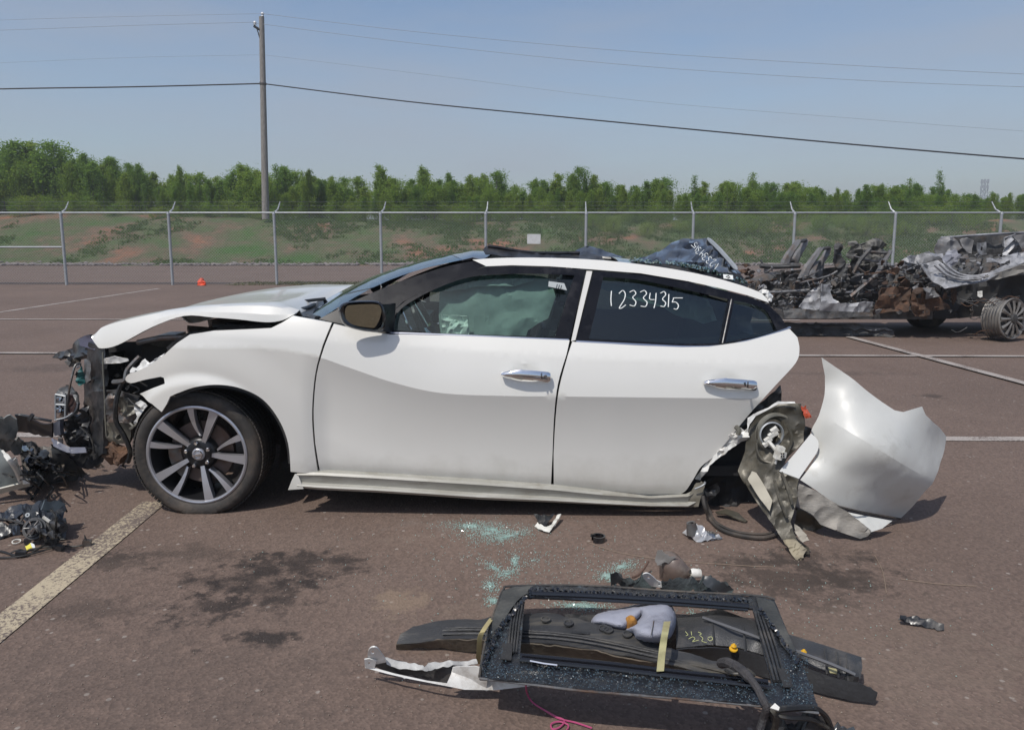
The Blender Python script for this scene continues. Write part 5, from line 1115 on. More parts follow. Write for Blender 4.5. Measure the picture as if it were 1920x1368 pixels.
for s in ([(1285, 1183), (1290, 1189), (1286, 1191)], [(1296, 1183), (1297, 1190)], [(1291, 1197), (1299, 1193), (1303, 1197), (1298, 1202), (1310, 1199)], [(1313, 1191), (1318, 1196), (1316, 1201), (1325, 1204)], [(1328, 1194), (1334, 1193), (1336, 1198), (1330, 1200), (1327, 1196)], [(1309, 1184), (1315, 1187), (1311, 1190)]):
    mb.tube([PH(a, b, .080-.0009*(b-1185)) for a, b in cr(s, 3)], .0010, n=4)
mb.build('scribbled_mark', M['ymark'], tr3)
MB().box(PH(1596, 1272, .06), (.02, .03, .03), (0, .3, .4)).build('end_clip', M['black'], tr3, smooth=False)

ft_ = thing('roof_frame', PH(1220, 1300), 'black sunroof frame crusted with shattered glass lying on the other parts', 'car part')
FRM = mat('black_frit_glass_border', (.010, .012, .016), .28, col2=(.02, .022, .026), nscale=12, bump=.35, bscale=90, rvar=.15, dirt=((.10, .13, .15), 38, .16))
DST = mat('dusty_black_border', (.030, .032, .032), .5, col2=(.06, .062, .058), nscale=7, bump=.3, bscale=60, dirt=((.13, .125, .11), 6, .3))
out = [(899, 1268, .14), (905, 1233, .14), (911, 1199, .14), (921, 1165, .14), (933, 1130, .13), (943, 1106, .12), (962, 1099, .12), (1020, 1097, .12), (1100, 1098, .12), (1180, 1102, .12), (1251, 1108, .12), (1340, 1113, .12), (1417, 1117, .12), (1452, 1124, .12), (1459, 1141, .12), (1476, 1182, .13), (1493, 1219, .14), (1508, 1256, .14), (1523, 1292, .14), (1535, 1333, .14), (1432, 1321, .15), (1300, 1308, .15), (1200, 1300, .15), (1100, 1292, .15), (1000, 1280, .15), (914, 1270, .145)]
hole = [(975, 1230), (979, 1180), (982, 1145), (985, 1117), (1050, 1120), (1150, 1123), (1250, 1130), (1330, 1135), (1411, 1141), (1420, 1175), (1432, 1225), (1447, 1279), (1380, 1272), (1300, 1264), (1200, 1254), (1100, 1243)]
panel('border', out, FRM, ft_, mode='H', step=9, thick=.006, amp=.0025, freq=25, holes=[hole])
DP = [(943, 1106, .128), (962, 1100, .128), (1000, 1098, .128), (990, 1110, .13), (975, 1120, .135), (960, 1138, .14), (951, 1152, .145), (942, 1165, .146), (935, 1178, .147), (926, 1192, .147), (913, 1199, .147), (922, 1165, .146), (934, 1130, .137)]
panel('dusty_glass_corner', DP, DST, ft_, mode='H', step=5, amp=.002)
panel('dusty_glass_corner', [(1417, 1118, .128), (1450, 1125, .128), (1458, 1142, .128), (1476, 1184, .14), (1492, 1220, .147), (1478, 1222, .147), (1464, 1205, .145), (1458, 1185, .14), (1444, 1170, .135), (1430, 1160, .133), (1424, 1140, .13)], DST, ft_, mode='H', step=5, amp=.002)
def rail(pts, r, m=M['black'], nm='slide_rail', flat=1.0): return MB().tube([PH(*p) for p in cr(pts, 6)], r, n=8, flat=flat).build(nm, m, ft_)
GR = mat('glossy_black_rail', (.008, .008, .010), .16, coat=.6)
rail([(992, 1112, .13), (1080, 1115, .13), (1180, 1120, .13), (1290, 1127, .13), (1404, 1136, .13)], .009, GR); rail([(993, 1118, .12), (1080, 1122, .12), (1180, 1127, .12), (1290, 1134, .12), (1402, 1142, .12)], .007, GR)
rail([(975, 1229, .15), (1060, 1237, .15), (1150, 1246, .15), (1250, 1258, .15), (1350, 1268, .15), (1440, 1279, .15)], .009, GR); rail([(975, 1236, .155), (1060, 1245, .155), (1150, 1254, .155), (1250, 1266, .155), (1350, 1277, .155), (1446, 1289, .155)], .007, GR)
MB().tube([PH(*p) for p in [(994, 1238, .166), (1020, 1243, .166), (1045, 1246, .166)]], .0028, n=5).build('bright_glint_strip', M['chrome'], ft_)
for k in range(4): rail([(981-5*k, 1122+4*k, .135), (974-5.3*k, 1165, .142), (968-5.2*k, 1222, .15)], .0035)
for k in range(4): rail([(1415+7*k, 1148+3*k, .13), (1432+7*k, 1205, .14), (1452+7*k, 1276, .15)], .004)
panel('cut_out_cover', [(942, 1204, .153), (961, 1205, .153), (959, 1236, .155), (939, 1234, .155)], M['shell'], ft_, mode='H', step=6); panel('cut_out_cover', [(1459, 1252, .153), (1478, 1253, .153), (1487, 1286, .155), (1469, 1287, .155)], M['shell'], ft_, mode='H', step=6)
rail([(899, 1271, .137), (1000, 1283, .145), (1100, 1295, .145), (1300, 1311, .145), (1432, 1324, .145), (1535, 1336, .137)], .0035, M['steel'], 'edge_lip')
rail([(899, 1268, .140), (911, 1199, .140), (933, 1130, .132), (944, 1105, .122), (962, 1098, .12), (1100, 1097, .12), (1251, 1107, .12), (1417, 1116, .12), (1453, 1123, .12)], .004, M['blackd'], 'edge_lip')
# jagged line where the glass broke off
mb = MB()
for A, B, n_ in (((1000, 1104, .13), (1400, 1124, .13), 120), ((998, 1104, .13), (930, 1185, .15), 60), ((1425, 1142, .13), (1500, 1245, .15), 60), ((905, 1250, .15), (935, 1175, .15), 50)):
    for k in range(n_):
        t = k/n_; p = PH(A[0]+(B[0]-A[0])*t+R.uniform(-3, 3), A[1]+(B[1]-A[1])*t+R.uniform(-2.5, 2.5), A[2]+(B[2]-A[2])*t+.004); s = R.uniform(.004, .010)
        mb.box(p, (s, s, s*.8), (R.random(), R.random(), R.random()*3))
mb.build('broken_glass_edge', M['gloss'], ft_, smooth=False)['kind'] = 'stuff'
mb = MB()
for k in range(1500):
    z_ = R.random()
    if z_ < .75: px = R.uniform(905, 1525); lo = 1240+(px-905)*.068; py = R.uniform(max(lo, 1225), 1268+(px-905)*.098)
    elif z_ < .85: px = R.uniform(908, 950); py = R.uniform(1180, 1265)
    else: px = R.uniform(1470, 1515); py = R.uniform(1225, 1310)
    s = R.uniform(.0008, .0019); mb.box(PH(px, py, .154), (s, s*1.6, s), (R.random(), R.random(), R.random()*3))
mb.build('glass_grains', mat('blue_glass_grains', (.07, .11, .14), .3), ft_, smooth=False)['kind'] = 'stuff'

# pillow: horseshoe
pw = thing('neck_pillow', PH(1200, 1195), 'dirty grey horseshoe shaped neck pillow lying inside the black frame', 'pillow')
panel('left_arm', cr([(1109, 1168, .05), (1116, 1153, .05), (1136, 1144, .05), (1170, 1137, .05), (1202, 1131, .05), (1218, 1140, .05), (1204, 1156, .05), (1182, 1172, .05), (1168, 1181, .05), (1140, 1176, .05)], 4, closed=True), M['fabric'], pw, mode='H', step=4, thick=0, dome=(.075, 17), amp=.002, sharp=85)
panel('right_lobe', cr([(1192, 1137, .07), (1222, 1129, .07), (1248, 1128, .07), (1262, 1138, .07), (1268, 1158, .07), (1264, 1180, .07), (1250, 1200, .07), (1221, 1206, .07), (1194, 1199, .07), (1184, 1188, .07), (1170, 1179, .07), (1184, 1167, .07), (1200, 1152, .07)], 4, closed=True), M['fabric'], pw, mode='H', step=4, thick=0, dome=(.09, 28), amp=.003, sharp=85)
MB().lathe(PH(1183, 1163, .115), [(0, .01), (.012, .012), (.020, .0), (.022, -.03)], (0, -.3, 1), 16).build('exposed_foam', M['foam'], pw)
MB().tube([PH(*p) for p in cr([(1226, 1163, .163), (1224, 1175, .163), (1221, 1190, .160)], 4)], .0015, n=4).build('stitch_line', M['steel'], pw)
# tape strips
def ribbon(name, pts, w, label, m):
    P = [PH(*p) for p in cr(pts, 5)]; rows = []
    for i, p in enumerate(P):
        d = (P[min(i+1, len(P)-1)]-P[max(i-1, 0)]); s = Vector((d.y, -d.x, 0)); s = s.normalized() if s.length > 1e-6 else Vector((1, 0, 0)); s = (s*.3+Vector((1, 0, 0))).normalized(); rows.append([p-s*w/2, p, p+s*w/2])
    tag(MB().grid(rows).build(name, m, thick=.0015), label, 'tape')
ribbon('tape_strip', [(922, 1158, .13), (908, 1178, .185), (900, 1195, .165), (898, 1220, .10), (896, 1244, .03)], .015, 'bent yellowed tape strip hanging over the left corner of the frame', mat('yellowed_tape', (.42, .35, .17), .6, dirt=((.2, .14, .06), 10, .3)))
ribbon('tape_strip', [(1251, 1164, .20), (1247, 1185, .20), (1243, 1210, .17), (1240, 1235, .165), (1238, 1257, .168)], .021, 'straight pale yellow tape strip in front of the grey pillow', M['tape'])
# white bracket piece
wb = thing('bumper_bracket', PH(800, 1270), 'white painted body bracket with a holed tab, left of the black frame', 'car part')
panel('white_lip', [(684, 1251, .05), (725, 1262, .05), (763, 1271, .05), (841, 1286, .05), (871, 1292, .045), (930, 1293, .04), (1004, 1284, .05), (1000, 1276, .07), (914, 1270, .07), (893, 1258, .09), (849, 1250, .09), (846, 1262, .08), (838, 1280, .065), (800, 1275, .06), (740, 1262, .06), (690, 1248, .06)], M['white_m'], wb, mode='H', step=6, thick=.004)
panel('white_box_face', [(849, 1250, .10), (865, 1248, .11), (893, 1247, .115), (912, 1252, .115), (914, 1271, .09), (912, 1290, .04), (872, 1290, .035), (842, 1283, .035), (846, 1266, .07)], M['white_m'], wb, mode='H', step=5, amp=.003, freq=12)
panel('dark_pan', [(697, 1240, .05), (725, 1236, .07), (760, 1241, .07), (796, 1250, .07), (820, 1246, .07), (855, 1244, .08), (848, 1260, .06), (840, 1279, .03), (790, 1271, .02), (740, 1261, .02), (700, 1250, .03)], M['black'], wb, mode='H', step=6, amp=.006, freq=12, extra=[(790, 1260, .02), (760, 1254, .03)])
panel('smeared_flange', [(722, 1232, .09), (745, 1237, .09), (780, 1241, .09), (792, 1246, .09), (796, 1252, .08), (803, 1243, .09), (820, 1241, .095), (868, 1236, .10), (893, 1234, .10), (896, 1242, .10), (868, 1246, .09), (830, 1250, .085), (800, 1258, .07), (760, 1252, .07), (725, 1246, .07)], mat('smeared_white_paint', (.60, .60, .58), .5, col2=(.12, .12, .13), nscale=9, ncon=.5), wb, mode='H', step=4, amp=.005, freq=15)
panel('holed_tab', cr([(690, 1236, .08), (690, 1220, .13), (696, 1211, .16), (706, 1211, .16), (714, 1220, .13), (726, 1238, .08)], 3)+[(706, 1242, .075)], M['white_m'], wb, mode='H', step=4, thick=.004, holes=[[(699+3*math.cos(a), 1220+3.5*math.sin(a)) for a in [k*math.pi/4 for k in range(8)]]])
panel('front_ear', [(683, 1234, .10), (692, 1233, .10), (706, 1238, .09), (702, 1252, .06), (690, 1252, .06), (684, 1250, .05)], M['white_m'], wb, mode='H', step=4, amp=.003, holes=[[(690, 1240), (694, 1240), (693, 1245), (691, 1245)]])
# reservoir, plate and cloth behind the frame
rs = thing('washer_bottle', PH(1262, 1080), 'crushed translucent brown plastic bottle with a white cap', 'bottle')
BRW = mat('brown_translucent_plastic', (.16, .12, .10), .35, col2=(.10, .075, .065), nscale=8, dirt=((.30, .25, .2), 9, .3), coat=.2)
rows = []
for t in range(9):
    u = t/8; c = PH(1240+52*u, 1062+10*u, .05); rr = [.045, .062, .066, .066, .062, .055, .043, .028, .016][t]
    rows.append([c+Vector((-.006*math.sin(3*a), rr*math.cos(a)*.8, rr*math.sin(a)*(1.0-.1*math.sin(5*a)))) for a in [2*math.pi*k/16 for k in range(16)]])
m_ = MB().grid(rows, close=True); m_.F.append(tuple(range(16))); m_.build('bottle_body', BRW, rs, sharp=60)
panel('crumpled_film', [(1232, 1032, .13), (1248, 1036, .13), (1270, 1042, .12), (1250, 1055, .09), (1232, 1060, .08), (1228, 1046, .10)], mat('grey_film', (.17, .16, .15), .4), rs, mode='H', step=4, amp=.01, freq=20)
MB().lathe(PH(1299, 1074, .05), [(0, .03), (.017, .03), (.019, .0), (.015, -.01)], (1, .1, -.1), 16).build('cap', M['whitep'], rs)
hp = thing('hinge_plate', PH(1220, 1096), 'small white metal plate with two holes standing behind the black frame', 'car part')
panel('plate', cr([(1207, 1084, .10), (1205, 1077, .12), (1212, 1074, .13), (1220, 1077, .12), (1232, 1088, .09)], 3)+[(1240, 1091, .08), (1241, 1101, .06), (1221, 1099, .06)], M['white_m'], hp, mode='H', step=3, thick=.004, holes=[[(1214, 1080), (1218, 1080), (1218, 1084), (1214, 1084)], [(1234, 1093), (1238, 1093), (1238, 1097), (1234, 1097)]])
CL2 = mat('torn_black_cloth', (.020, .024, .028), .8, col2=(.05, .06, .062), nscale=9, bump=.6, bscale=60, dirt=((.09, .12, .12), 12, .3))
tc_ = litter('torn_cloth', 'heap of torn black cloth and plastic behind the black frame', 'torn cloth',
  [('cloth', [(1144, 1073, .06), (1160, 1074, .07), (1185, 1084, .08), (1204, 1080, .09), (1240, 1082, .09), (1281, 1083, .09), (1311, 1086, .08), (1323, 1079, .07), (1348, 1088, .05), (1376, 1105, .02), (1366, 1111, .01), (1330, 1112, .02), (1250, 1106, .04), (1180, 1103, .03), (1146, 1098, .02)], CL2, dict(step=5, amp=.025, freq=16)),
   ('black_flap', [(1144, 1073, .09), (1158, 1073, .09), (1170, 1082, .08), (1163, 1094, .05), (1146, 1096, .04)], M['black'], dict(amp=.006)),
   ('smooth_scrap', [(1322, 1079, .09), (1336, 1082, .09), (1356, 1092, .07), (1376, 1105, .03), (1360, 1111, .02), (1335, 1106, .05), (1318, 1094, .07)], mat('dark_grey_scrap', (.04, .045, .05), .4), dict(amp=.006, step=5))])
tag(MB().tube([PH(*p) for p in cr([(1216, 1052, .05), (1206, 1068, .03), (1196, 1078, .02), (1186, 1082, .02)], 4)], .005, n=6).build('twig', mat('brown_root', (.10, .06, .045), .9)), 'short brown twig standing left of the crushed bottle', 'twig')
# cables at lower right
CB = mat('cloth_taped_cable', (.030, .029, .032), .7, col2=(.06, .055, .055), nscale=30, bump=.5, bscale=150)
cb = thing('wiring_loom', PH(1440, 1330), 'thick black taped wiring loom curling off the frame corner at bottom right', 'wiring')
MB().tube([PH(*p) for p in cr([(1352, 1243, .14), (1366, 1242, .175), (1385, 1252, .185), (1405, 1270, .185), (1420, 1290, .18), (1430, 1310, .175), (1437, 1326, .16), (1432, 1345, .12), (1425, 1368, .09)], 5)], [.014]*16+[.010]*25, n=8).build('loom', CB, cb)
for i, s in enumerate([[(1440, 1322, .16), (1452, 1335, .15), (1456, 1352, .12), (1450, 1372, .08)], [(1452, 1330, .16), (1500, 1326, .15), (1530, 1328, .14), (1550, 1345, .10), (1560, 1372, .05)], [(1448, 1338, .14), (1480, 1345, .14), (1520, 1348, .12), (1560, 1368, .06)], [(1368, 1250, .18), (1400, 1254, .18), (1416, 1266, .165)], [(1360, 1256, .165), (1372, 1262, .175), (1388, 1262, .18)]]):
    MB().tube([PH(*p) for p in cr(s, 5)], [.009, .008, .006, .004, .004][i], n=6).build('wire', M['wire'], cb)
panel('white_tab', [(1444, 1326, .19), (1453, 1317, .195), (1462, 1325, .19), (1460, 1331, .185)], M['whitep'], cb, mode='H', step=3, thick=.004)
bp_ = litter('black_bag', 'crumpled black plastic piece at the bottom edge, right of the frame corner', 'broken part',
  [('sheet', [(1428, 1350, .03), (1445, 1336, .08), (1480, 1332, .10), (1520, 1334, .10), (1538, 1340, .09), (1552, 1352, .06), (1560, 1400, .02), (1420, 1400, .02)], M['black'], dict(step=6, amp=.035, freq=13)),
   ('film', [(1535, 1352, .08), (1560, 1358, .06), (1600, 1366, .02), (1610, 1390, .01), (1560, 1392, .02)], mat('smoky_film', (.06, .065, .07), .2), dict(step=6, amp=.02, freq=15))])
pk = MB()
for s in ([(986, 1282, .12), (988, 1298, .05), (998, 1315, .01), (1020, 1330, .006), (1048, 1346, .006), (1080, 1354, .006), (1110, 1364, .006)], [(1020, 1330, .006), (1042, 1342, .008), (1058, 1350, .008), (1050, 1362, .006), (1036, 1366, .006), (1034, 1356, .008), (1050, 1352, .008), (1066, 1360, .006), (1056, 1376, .006)]):
    pk.tube([PH(*p) for p in cr(s, 8)], .0026, n=6)
tag(pk.build('thin_wire', M['pink']), 'thin pink wire trailing on the ground in front of the frame', 'wire')

# ================================================================ LEFT DEBRIS
GS = mat('scuffed_grey_green_shell', (.17, .19, .19), .45, col2=(.10, .115, .12), nscale=6, dirt=((.30, .30, .28), 7, .3), bump=.2)
fp = thing('bumper_shell', PH(20, 900), 'crushed grey bumper shell with a dark channel at the left edge', 'bumper')
panel('grey_shell', [(-60, 800, .42), (0, 789, .44), (14, 784, .44), (30, 779, .44), (33, 795, .40), (30, 812, .36), (20, 818, .34), (45, 830, .28), (40, 850, .2), (20, 850, .2), (0, 846, .2), (-60, 850, .2)], GS, fp, mode='H', step=6, amp=.03, freq=8, thick=.006)
panel('dark_channel', [(30, 780, .44), (55, 782, .43), (80, 788, .42), (97, 790, .41), (97, 816, .34), (60, 813, .34), (33, 811, .35)], mat('brown_black_channel', (.022, .016, .014), .5), fp, mode='H', step=6, amp=.01, freq=9, thick=.012)
MB().tube([PH(*p) for p in cr([(28, 779, .45), (40, 778, .45), (70, 784, .44), (97, 789, .42)], 4)], .007, n=6).build('channel_edge', M['black'], fp)
MB().box(PH(58, 782, .46), (.015, .015, .035), (0, .6, 0)).build('clip', M['black'], fp, smooth=False)
panel('pale_shell', [(-60, 850, .26), (0, 843, .28), (6, 846, .28), (18, 856, .26), (28, 866, .24), (37, 882, .18), (42, 896, .12), (40, 906, .08), (0, 918, .06), (-60, 934, .05)], mat('pale_green_grey_shell', (.30, .33, .32), .45, col2=(.20, .22, .22), nscale=4, dirt=((.12, .13, .13), 7, .3)), fp, mode='H', step=6, amp=.008, freq=7, thick=.006, sharp=45)
MB().tube([PH(*p) for p in cr([(5, 845, .29), (18, 862, .27), (30, 880, .20), (38, 900, .12)], 5)], [.006]*3+[.012]*13, n=6).build('pale_rib', M['whitep'], fp)
panel('torn_pale_edge', [(20, 855, .28), (30, 860, .27), (36, 872, .23), (42, 890, .15), (43, 905, .10), (36, 905, .10), (30, 884, .19)], M['whitep'], fp, mode='H', step=4, amp=.012, freq=22)
panel('cream_lip', [(-60, 928, .07), (0, 916, .09), (40, 906, .10), (54, 902, .11), (57, 911, .08), (40, 915, .06), (0, 926, .05), (-60, 938, .04)], mat('cream_lip', (.50, .49, .43), .5, dirt=((.2, .18, .15), 9, .25)), fp, mode='H', step=5, thick=.008)
MB().box(PH(50, 902, .12), (.03, .02, .02), (0, 0, .4)).build('lip_tab', M['whitep'], fp, smooth=False)
bl = litter('splash_guard', 'folded black splash guard pieces heaped right of the grey bumper shell', 'wheel liner',
  [('folded_sheet', [(36, 842, .16), (55, 832, .18), (78, 838, .15), (96, 838, .16), (112, 845, .17), (132, 858, .12), (150, 872, .07), (164, 884, .02), (150, 896, .01), (120, 900, .01), (85, 906, .01), (60, 900, .03), (44, 880, .06)], M['blackd'], dict(step=6, amp=.035, freq=9)),
   ('curved_flap', [(96, 838, .20), (105, 842, .21), (118, 846, .20), (135, 862, .14), (150, 880, .06), (120, 885, .06), (90, 880, .1), (98, 858, .17)], mat('satin_black_flap', (.045, .047, .048), .3, dirt=((.12, .12, .1), 9, .3)), dict(step=6, amp=.008, freq=9)),
   ('ribbed_strip', [(36, 838, .2), (48, 828, .22), (70, 832, .2), (78, 840, .18), (62, 850, .16), (45, 848, .17)], M['black'], dict(step=5, amp=.02, freq=25)),
   ('dark_film', [(40, 858, .16), (75, 852, .16), (96, 860, .13), (86, 878, .1), (55, 880, .1)], M['gloss'], dict(step=5, amp=.025, freq=18)),
   ('flat_corner', [(50, 880, .10), (80, 888, .07), (86, 904, .02), (70, 912, .01), (50, 900, .04)], mat('scuffed_corner', (.10, .11, .11), .45), dict(amp=.01)),
   ('lower_triangle', [(150, 872, .02), (178, 860, .06), (196, 873, .01), (170, 878, .005)], M['blackd'], dict(amp=.008))])
for i, s in enumerate([[(80, 905, .03), (60, 935, .03), (82, 902, .05), (102, 915, .04), (84, 938, .02)], [(60, 930, .03), (50, 920, .04), (66, 906, .06)]]):
    MB().tube([PH(*p) for p in s], .008, n=5).build('thin_frame', M['black'], bl, smooth=False)
MB().lathe(PH(100, 930, .03), [(.006, -.004), (.012, -.004), (.012, .004), (.006, .004)], (1, -1, .3), 12).build('eyelet', M['black'], bl)
fa = thing('blower_motor', PH(80, 995), 'dark fan motor and bracket assembly with a round grey rotor at lower left', 'car part')
def fpn(nm, pts, m, **k): return panel(nm, pts, m, fa, mode='H', **{**dict(step=5, amp=.014, freq=14, thick=.008), **k})
NV = mat('blue_black_plastic', (.022, .026, .034), .3, dirt=((.10, .10, .10), 9, .3), bump=.2)
fpn('housing', [(40, 950, .10), (58, 942, .12), (85, 940, .14), (112, 938, .14), (126, 944, .11), (117, 966, .10), (127, 978, .07), (122, 1003, .02), (98, 1010, .01), (85, 990, .06), (60, 965, .10), (44, 965, .08)], NV, amp=.03)
fpn('top_plate', [(84, 940, .17), (108, 938, .165), (125, 943, .14), (112, 953, .12), (95, 958, .13), (78, 955, .15)], mat('slate_plastic', (.07, .085, .095), .3), amp=.006)
fpn('rear_arm', [(-40, 965, .08), (0, 962, .08), (20, 950, .10), (48, 946, .11), (52, 958, .1), (30, 970, .07), (-40, 985, .05)], NV)
fpn('lower_arm', [(-40, 985, .05), (0, 980, .05), (44, 978, .06), (42, 988, .04), (20, 996, .02), (0, 1008, .01), (-40, 1012, .01)], M['black'])
rc = PH(64, 990, .075); ax = Vector((.15, -1, .55))
MB().lathe(rc, [(0, .01), (.02, .012), (.024, .0), (.03, .002), (.032, .012), (.038, .012), (.040, .0), (.048, .0), (.050, -.03)], ax, 32).build('rotor', mat('grey_rotor', (.05, .052, .055), .4, .4, dirt=((.16, .15, .14), 20, .3)), fa)
for k in range(6):
    a = k*math.pi/3; qq = ax.normalized().to_track_quat('Z', 'Y').to_matrix(); MB().tube([rc+qq @ Vector((.012*math.cos(a), .012*math.sin(a), .016)), rc+qq @ Vector((.036*math.cos(a), .036*math.sin(a), .014))], .0025, n=4).build('rotor_vane', M['steel'], fa)
MB().lathe(PH(115, 988, .06), [(0, .02), (.02, .02), (.026, .0), (.03, -.03), (.03, -.06)], (.9, -.6, .1), 20).build('motor_can', M['black'], fa)
MB().lathe(PH(25, 968, .06), [(.026, .006), (.034, .008), (.036, .0), (.03, -.01)], ax, 28).build('chrome_ring', M['chrome'], fa)
MB().lathe(PH(52, 965, .10), [(.004, .003), (.010, .003), (.011, -.004)], ax, 14).build('washer', M['galv'], fa)
MB().box(PH(87, 973, .13), (.036, .008, .010), (0, .55, -.2)).build('white_clip', M['whitep'], fa, smooth=False)
for s in ([(50, 960, .1), (40, 975, .08), (30, 990, .05), (15, 1004, .02)], [(72, 985, .13), (76, 1000, .1), (74, 1012, .02)], [(95, 955, .14), (105, 970, .12), (104, 1000, .04)], [(0, 972, .09), (20, 975, .09), (45, 982, .08)], [(88, 980, .12), (98, 1000, .08), (100, 1012, .02), (110, 1012, .02)]):
    MB().tube([PH(*p) for p in cr(s, 4)], .005, n=5).build('tube', M['wire'], fa)
for k in range(16):
    px, py = R.uniform(0, 118), R.uniform(945, 1005); s = R.uniform(5, 11); aa = R.uniform(0, 6)
    fpn('fragment', [(px+s*math.cos(aa+t), py+s*.8*math.sin(aa+t), R.uniform(.03, .12)) for t in (0, 1.5, 2.9, 4.4)], R.choice([NV, M['black'], M['steel']]), seed=k)
wl = thing('wiring_harness', PH(80, 1024), 'thin black wiring harness with connectors along the ground at lower left', 'wiring')
for s, r in (([(-60, 1030, .008), (0, 1033, .008), (30, 1040, .01), (60, 1030, .012), (103, 1023, .012), (140, 1024, .01), (164, 1019, .012)], .0045), ([(-60, 1044, .008), (0, 1045, .008), (40, 1042, .01), (66, 1036, .01), (100, 1026, .012)], .004), ([(60, 1035, .01), (84, 1020, .02), (92, 1012, .02), (124, 1010, .02)], .004), ([(20, 1036, .01), (35, 1030, .02), (46, 1032, .01)], .0035)):
    MB().tube([PH(*p) for p in cr(s, 6)], r, n=6).build('wire', M['wire'], wl)
MB().box(PH(97, 1012, .022), (.05, .03, .028), (.1, .1, .2)).build('connector', M['blackd'], wl, smooth=False); MB().box(PH(112, 1026, .015), (.035, .02, .02), (0, 0, -.3)).build('connector', M['black'], wl, smooth=False)
MB().box(PH(40, 1037, .015), (.04, .022, .02), (0, .1, .3)).build('connector', M['black'], wl, smooth=False)
c_ = PH(163, 1017, .016); MB().box(c_, (.034, .024, .026), (0, .2, .3)).build('connector', M['steel'], wl, smooth=False)
MB().tube([c_+Vector((-.004, 0, .01)), c_+Vector((-.008, 0, .036))], [.006, .002], n=5).build('lever', M['black'], wl)
MB().lathe(PH(31, 1016, .006), [(.014, 0), (.018, .002), (.018, .006), (.014, .006), (.014, 0)], (.1, -.2, 1), 24).build('white_ring', M['whitep'], wl)
lt_ = litter('yellow_tag', 'small yellow and white tag lying among the wires at lower left', 'tag', [('yellow_half', [(47, 1024, .02), (57, 1017, .035), (60, 1026, .02), (50, 1030, .01)], mat('yellow_tag', (.70, .62, .08), .5), {}), ('white_half', [(57, 1017, .035), (64, 1018, .035), (66, 1024, .02), (60, 1026, .02)], M['marker'], {})])

for k in range(34):
    px, py = R.uniform(-10, 118), R.uniform(835, 905)
    if py < 850 and px > 90: continue
    s = R.uniform(6, 16); aa = R.uniform(0, 6.28); h0 = interp([(835, .20), (905, .04)], py)+R.uniform(-.02, .03)
    panel('torn_piece', [(px+s*math.cos(aa+t)*R.uniform(.6, 1.2), py+s*.7*math.sin(aa+t)*R.uniform(.5, 1.1), max(.01, h0+R.uniform(-.03, .03))) for t in (0, 1.2, 2.5, 3.7, 5)], R.choice([M['black'], M['blackd'], M['gloss'], M['blackd'], GS]), bl, mode='H', step=6, amp=.015, freq=16, seed=k, thick=.005)
for k in range(14):
    px, py = R.uniform(0, 110), R.uniform(845, 900); MB().tube([PH(*p) for p in cr([(px, py, .15), (px+R.uniform(10, 25), py+R.uniform(-10, 15), .17), (px+R.uniform(20, 45), py+R.uniform(-5, 25), .05)], 4)], .004, n=5).build('wire', M['wire'], bl)
# ================================================================ BURNT WRECKS
R.seed(21)
tw_ = thing('burnt_truck_wreck', PH(1830, 630), 'burnt out pickup truck wreck with a bare spoked wheel and torn grey sheet metal', 'truck wreck')
cw_ = thing('burnt_seat_wreck', PH(1530, 615), 'burnt chassis with charred upright seat frames left of the burnt truck', 'car wreck')
B, BD, BL = M['burnt'], M['burntd'], M['burntl']
def bp4(nm, pts, m, par, **k): return panel(nm, pts, m, par, **{**dict(step=7, amp=.05, freq=3.2, thick=.012), **k})
def bar(par, pts, r, m, nm='burnt_bar'): return MB().tube([PY(*p) for p in cr(pts, 4)], r, n=5).build(nm, m, par)
# dark chassis masses
bp4('chassis_side', [(1768, 535, 10.0), (1800, 528, 10.0), (1850, 522, 10.0), (1980, 508, 10.0), (1990, 600, 10.0), (1925, 590, 10.0), (1850, 590, 10.0), (1780, 598, 10.0), (1745, 598, 10.1)], M['shell'], tw_, step=12)
MB().box((PY(1860, 560, 10.6).x, 10.7, .42), (2.4, 1.1, .35)).build('chassis', M['shell'], tw_)
MB().box((PY(1560, 575, 10.3).x, 10.6, .30), (2.3, 1.5, .12)).build('floor_pan', BD, cw_)
# box wall at upper right
bp4('bed_wall', [(1765, 445, 10.9), (1800, 443, 10.9), (1850, 439, 10.9), (1909, 437, 10.9), (1990, 436, 10.9), (1990, 500, 10.9), (1880, 500, 10.9), (1757, 480, 10.9)], BD, tw_, amp=.03)
MB().tube([PY(*p) for p in cr([(1764, 446, 10.8), (1830, 441, 10.8), (1880, 438, 10.8), (1925, 436, 10.8), (1990, 436, 10.8)], 4)], .02, n=6).build('bed_rail', BL, tw_)
bp4('wall_piece', [(1757, 476, 10.7), (1756, 462, 10.7), (1764, 446, 10.7), (1790, 444, 10.7), (1797, 452, 10.7), (1802, 466, 10.7), (1790, 474, 10.7), (1772, 478, 10.7)], M['burnt'], tw_, step=5)
bp4('wall_piece', [(1799, 449, 10.7), (1812, 446, 10.7), (1826, 450, 10.7), (1824, 474, 10.7), (1812, 470, 10.7), (1802, 462, 10.7)], mat('ashen_white_metal', (.40, .39, .38), .6, col2=(.2, .19, .19), nscale=3), tw_, step=5, amp=.03)
bp4('wall_piece', [(1830, 456, 10.75), (1852, 452, 10.75), (1853, 482, 10.75), (1832, 482, 10.75)], BL, tw_, step=5, amp=.03, holes=[[(1839, 462), (1845, 462), (1844, 470), (1839, 468)]])
bp4('wall_piece', [(1884, 444, 10.6), (1905, 438, 10.6), (1914, 470, 10.6), (1900, 482, 10.6), (1880, 480, 10.6)], BL, tw_, step=5, amp=.05, freq=8)
bp4('wall_piece', [(1905, 438, 10.5), (1990, 436, 10.5), (1990, 474, 10.5), (1918, 470, 10.5)], B, tw_, step=6)
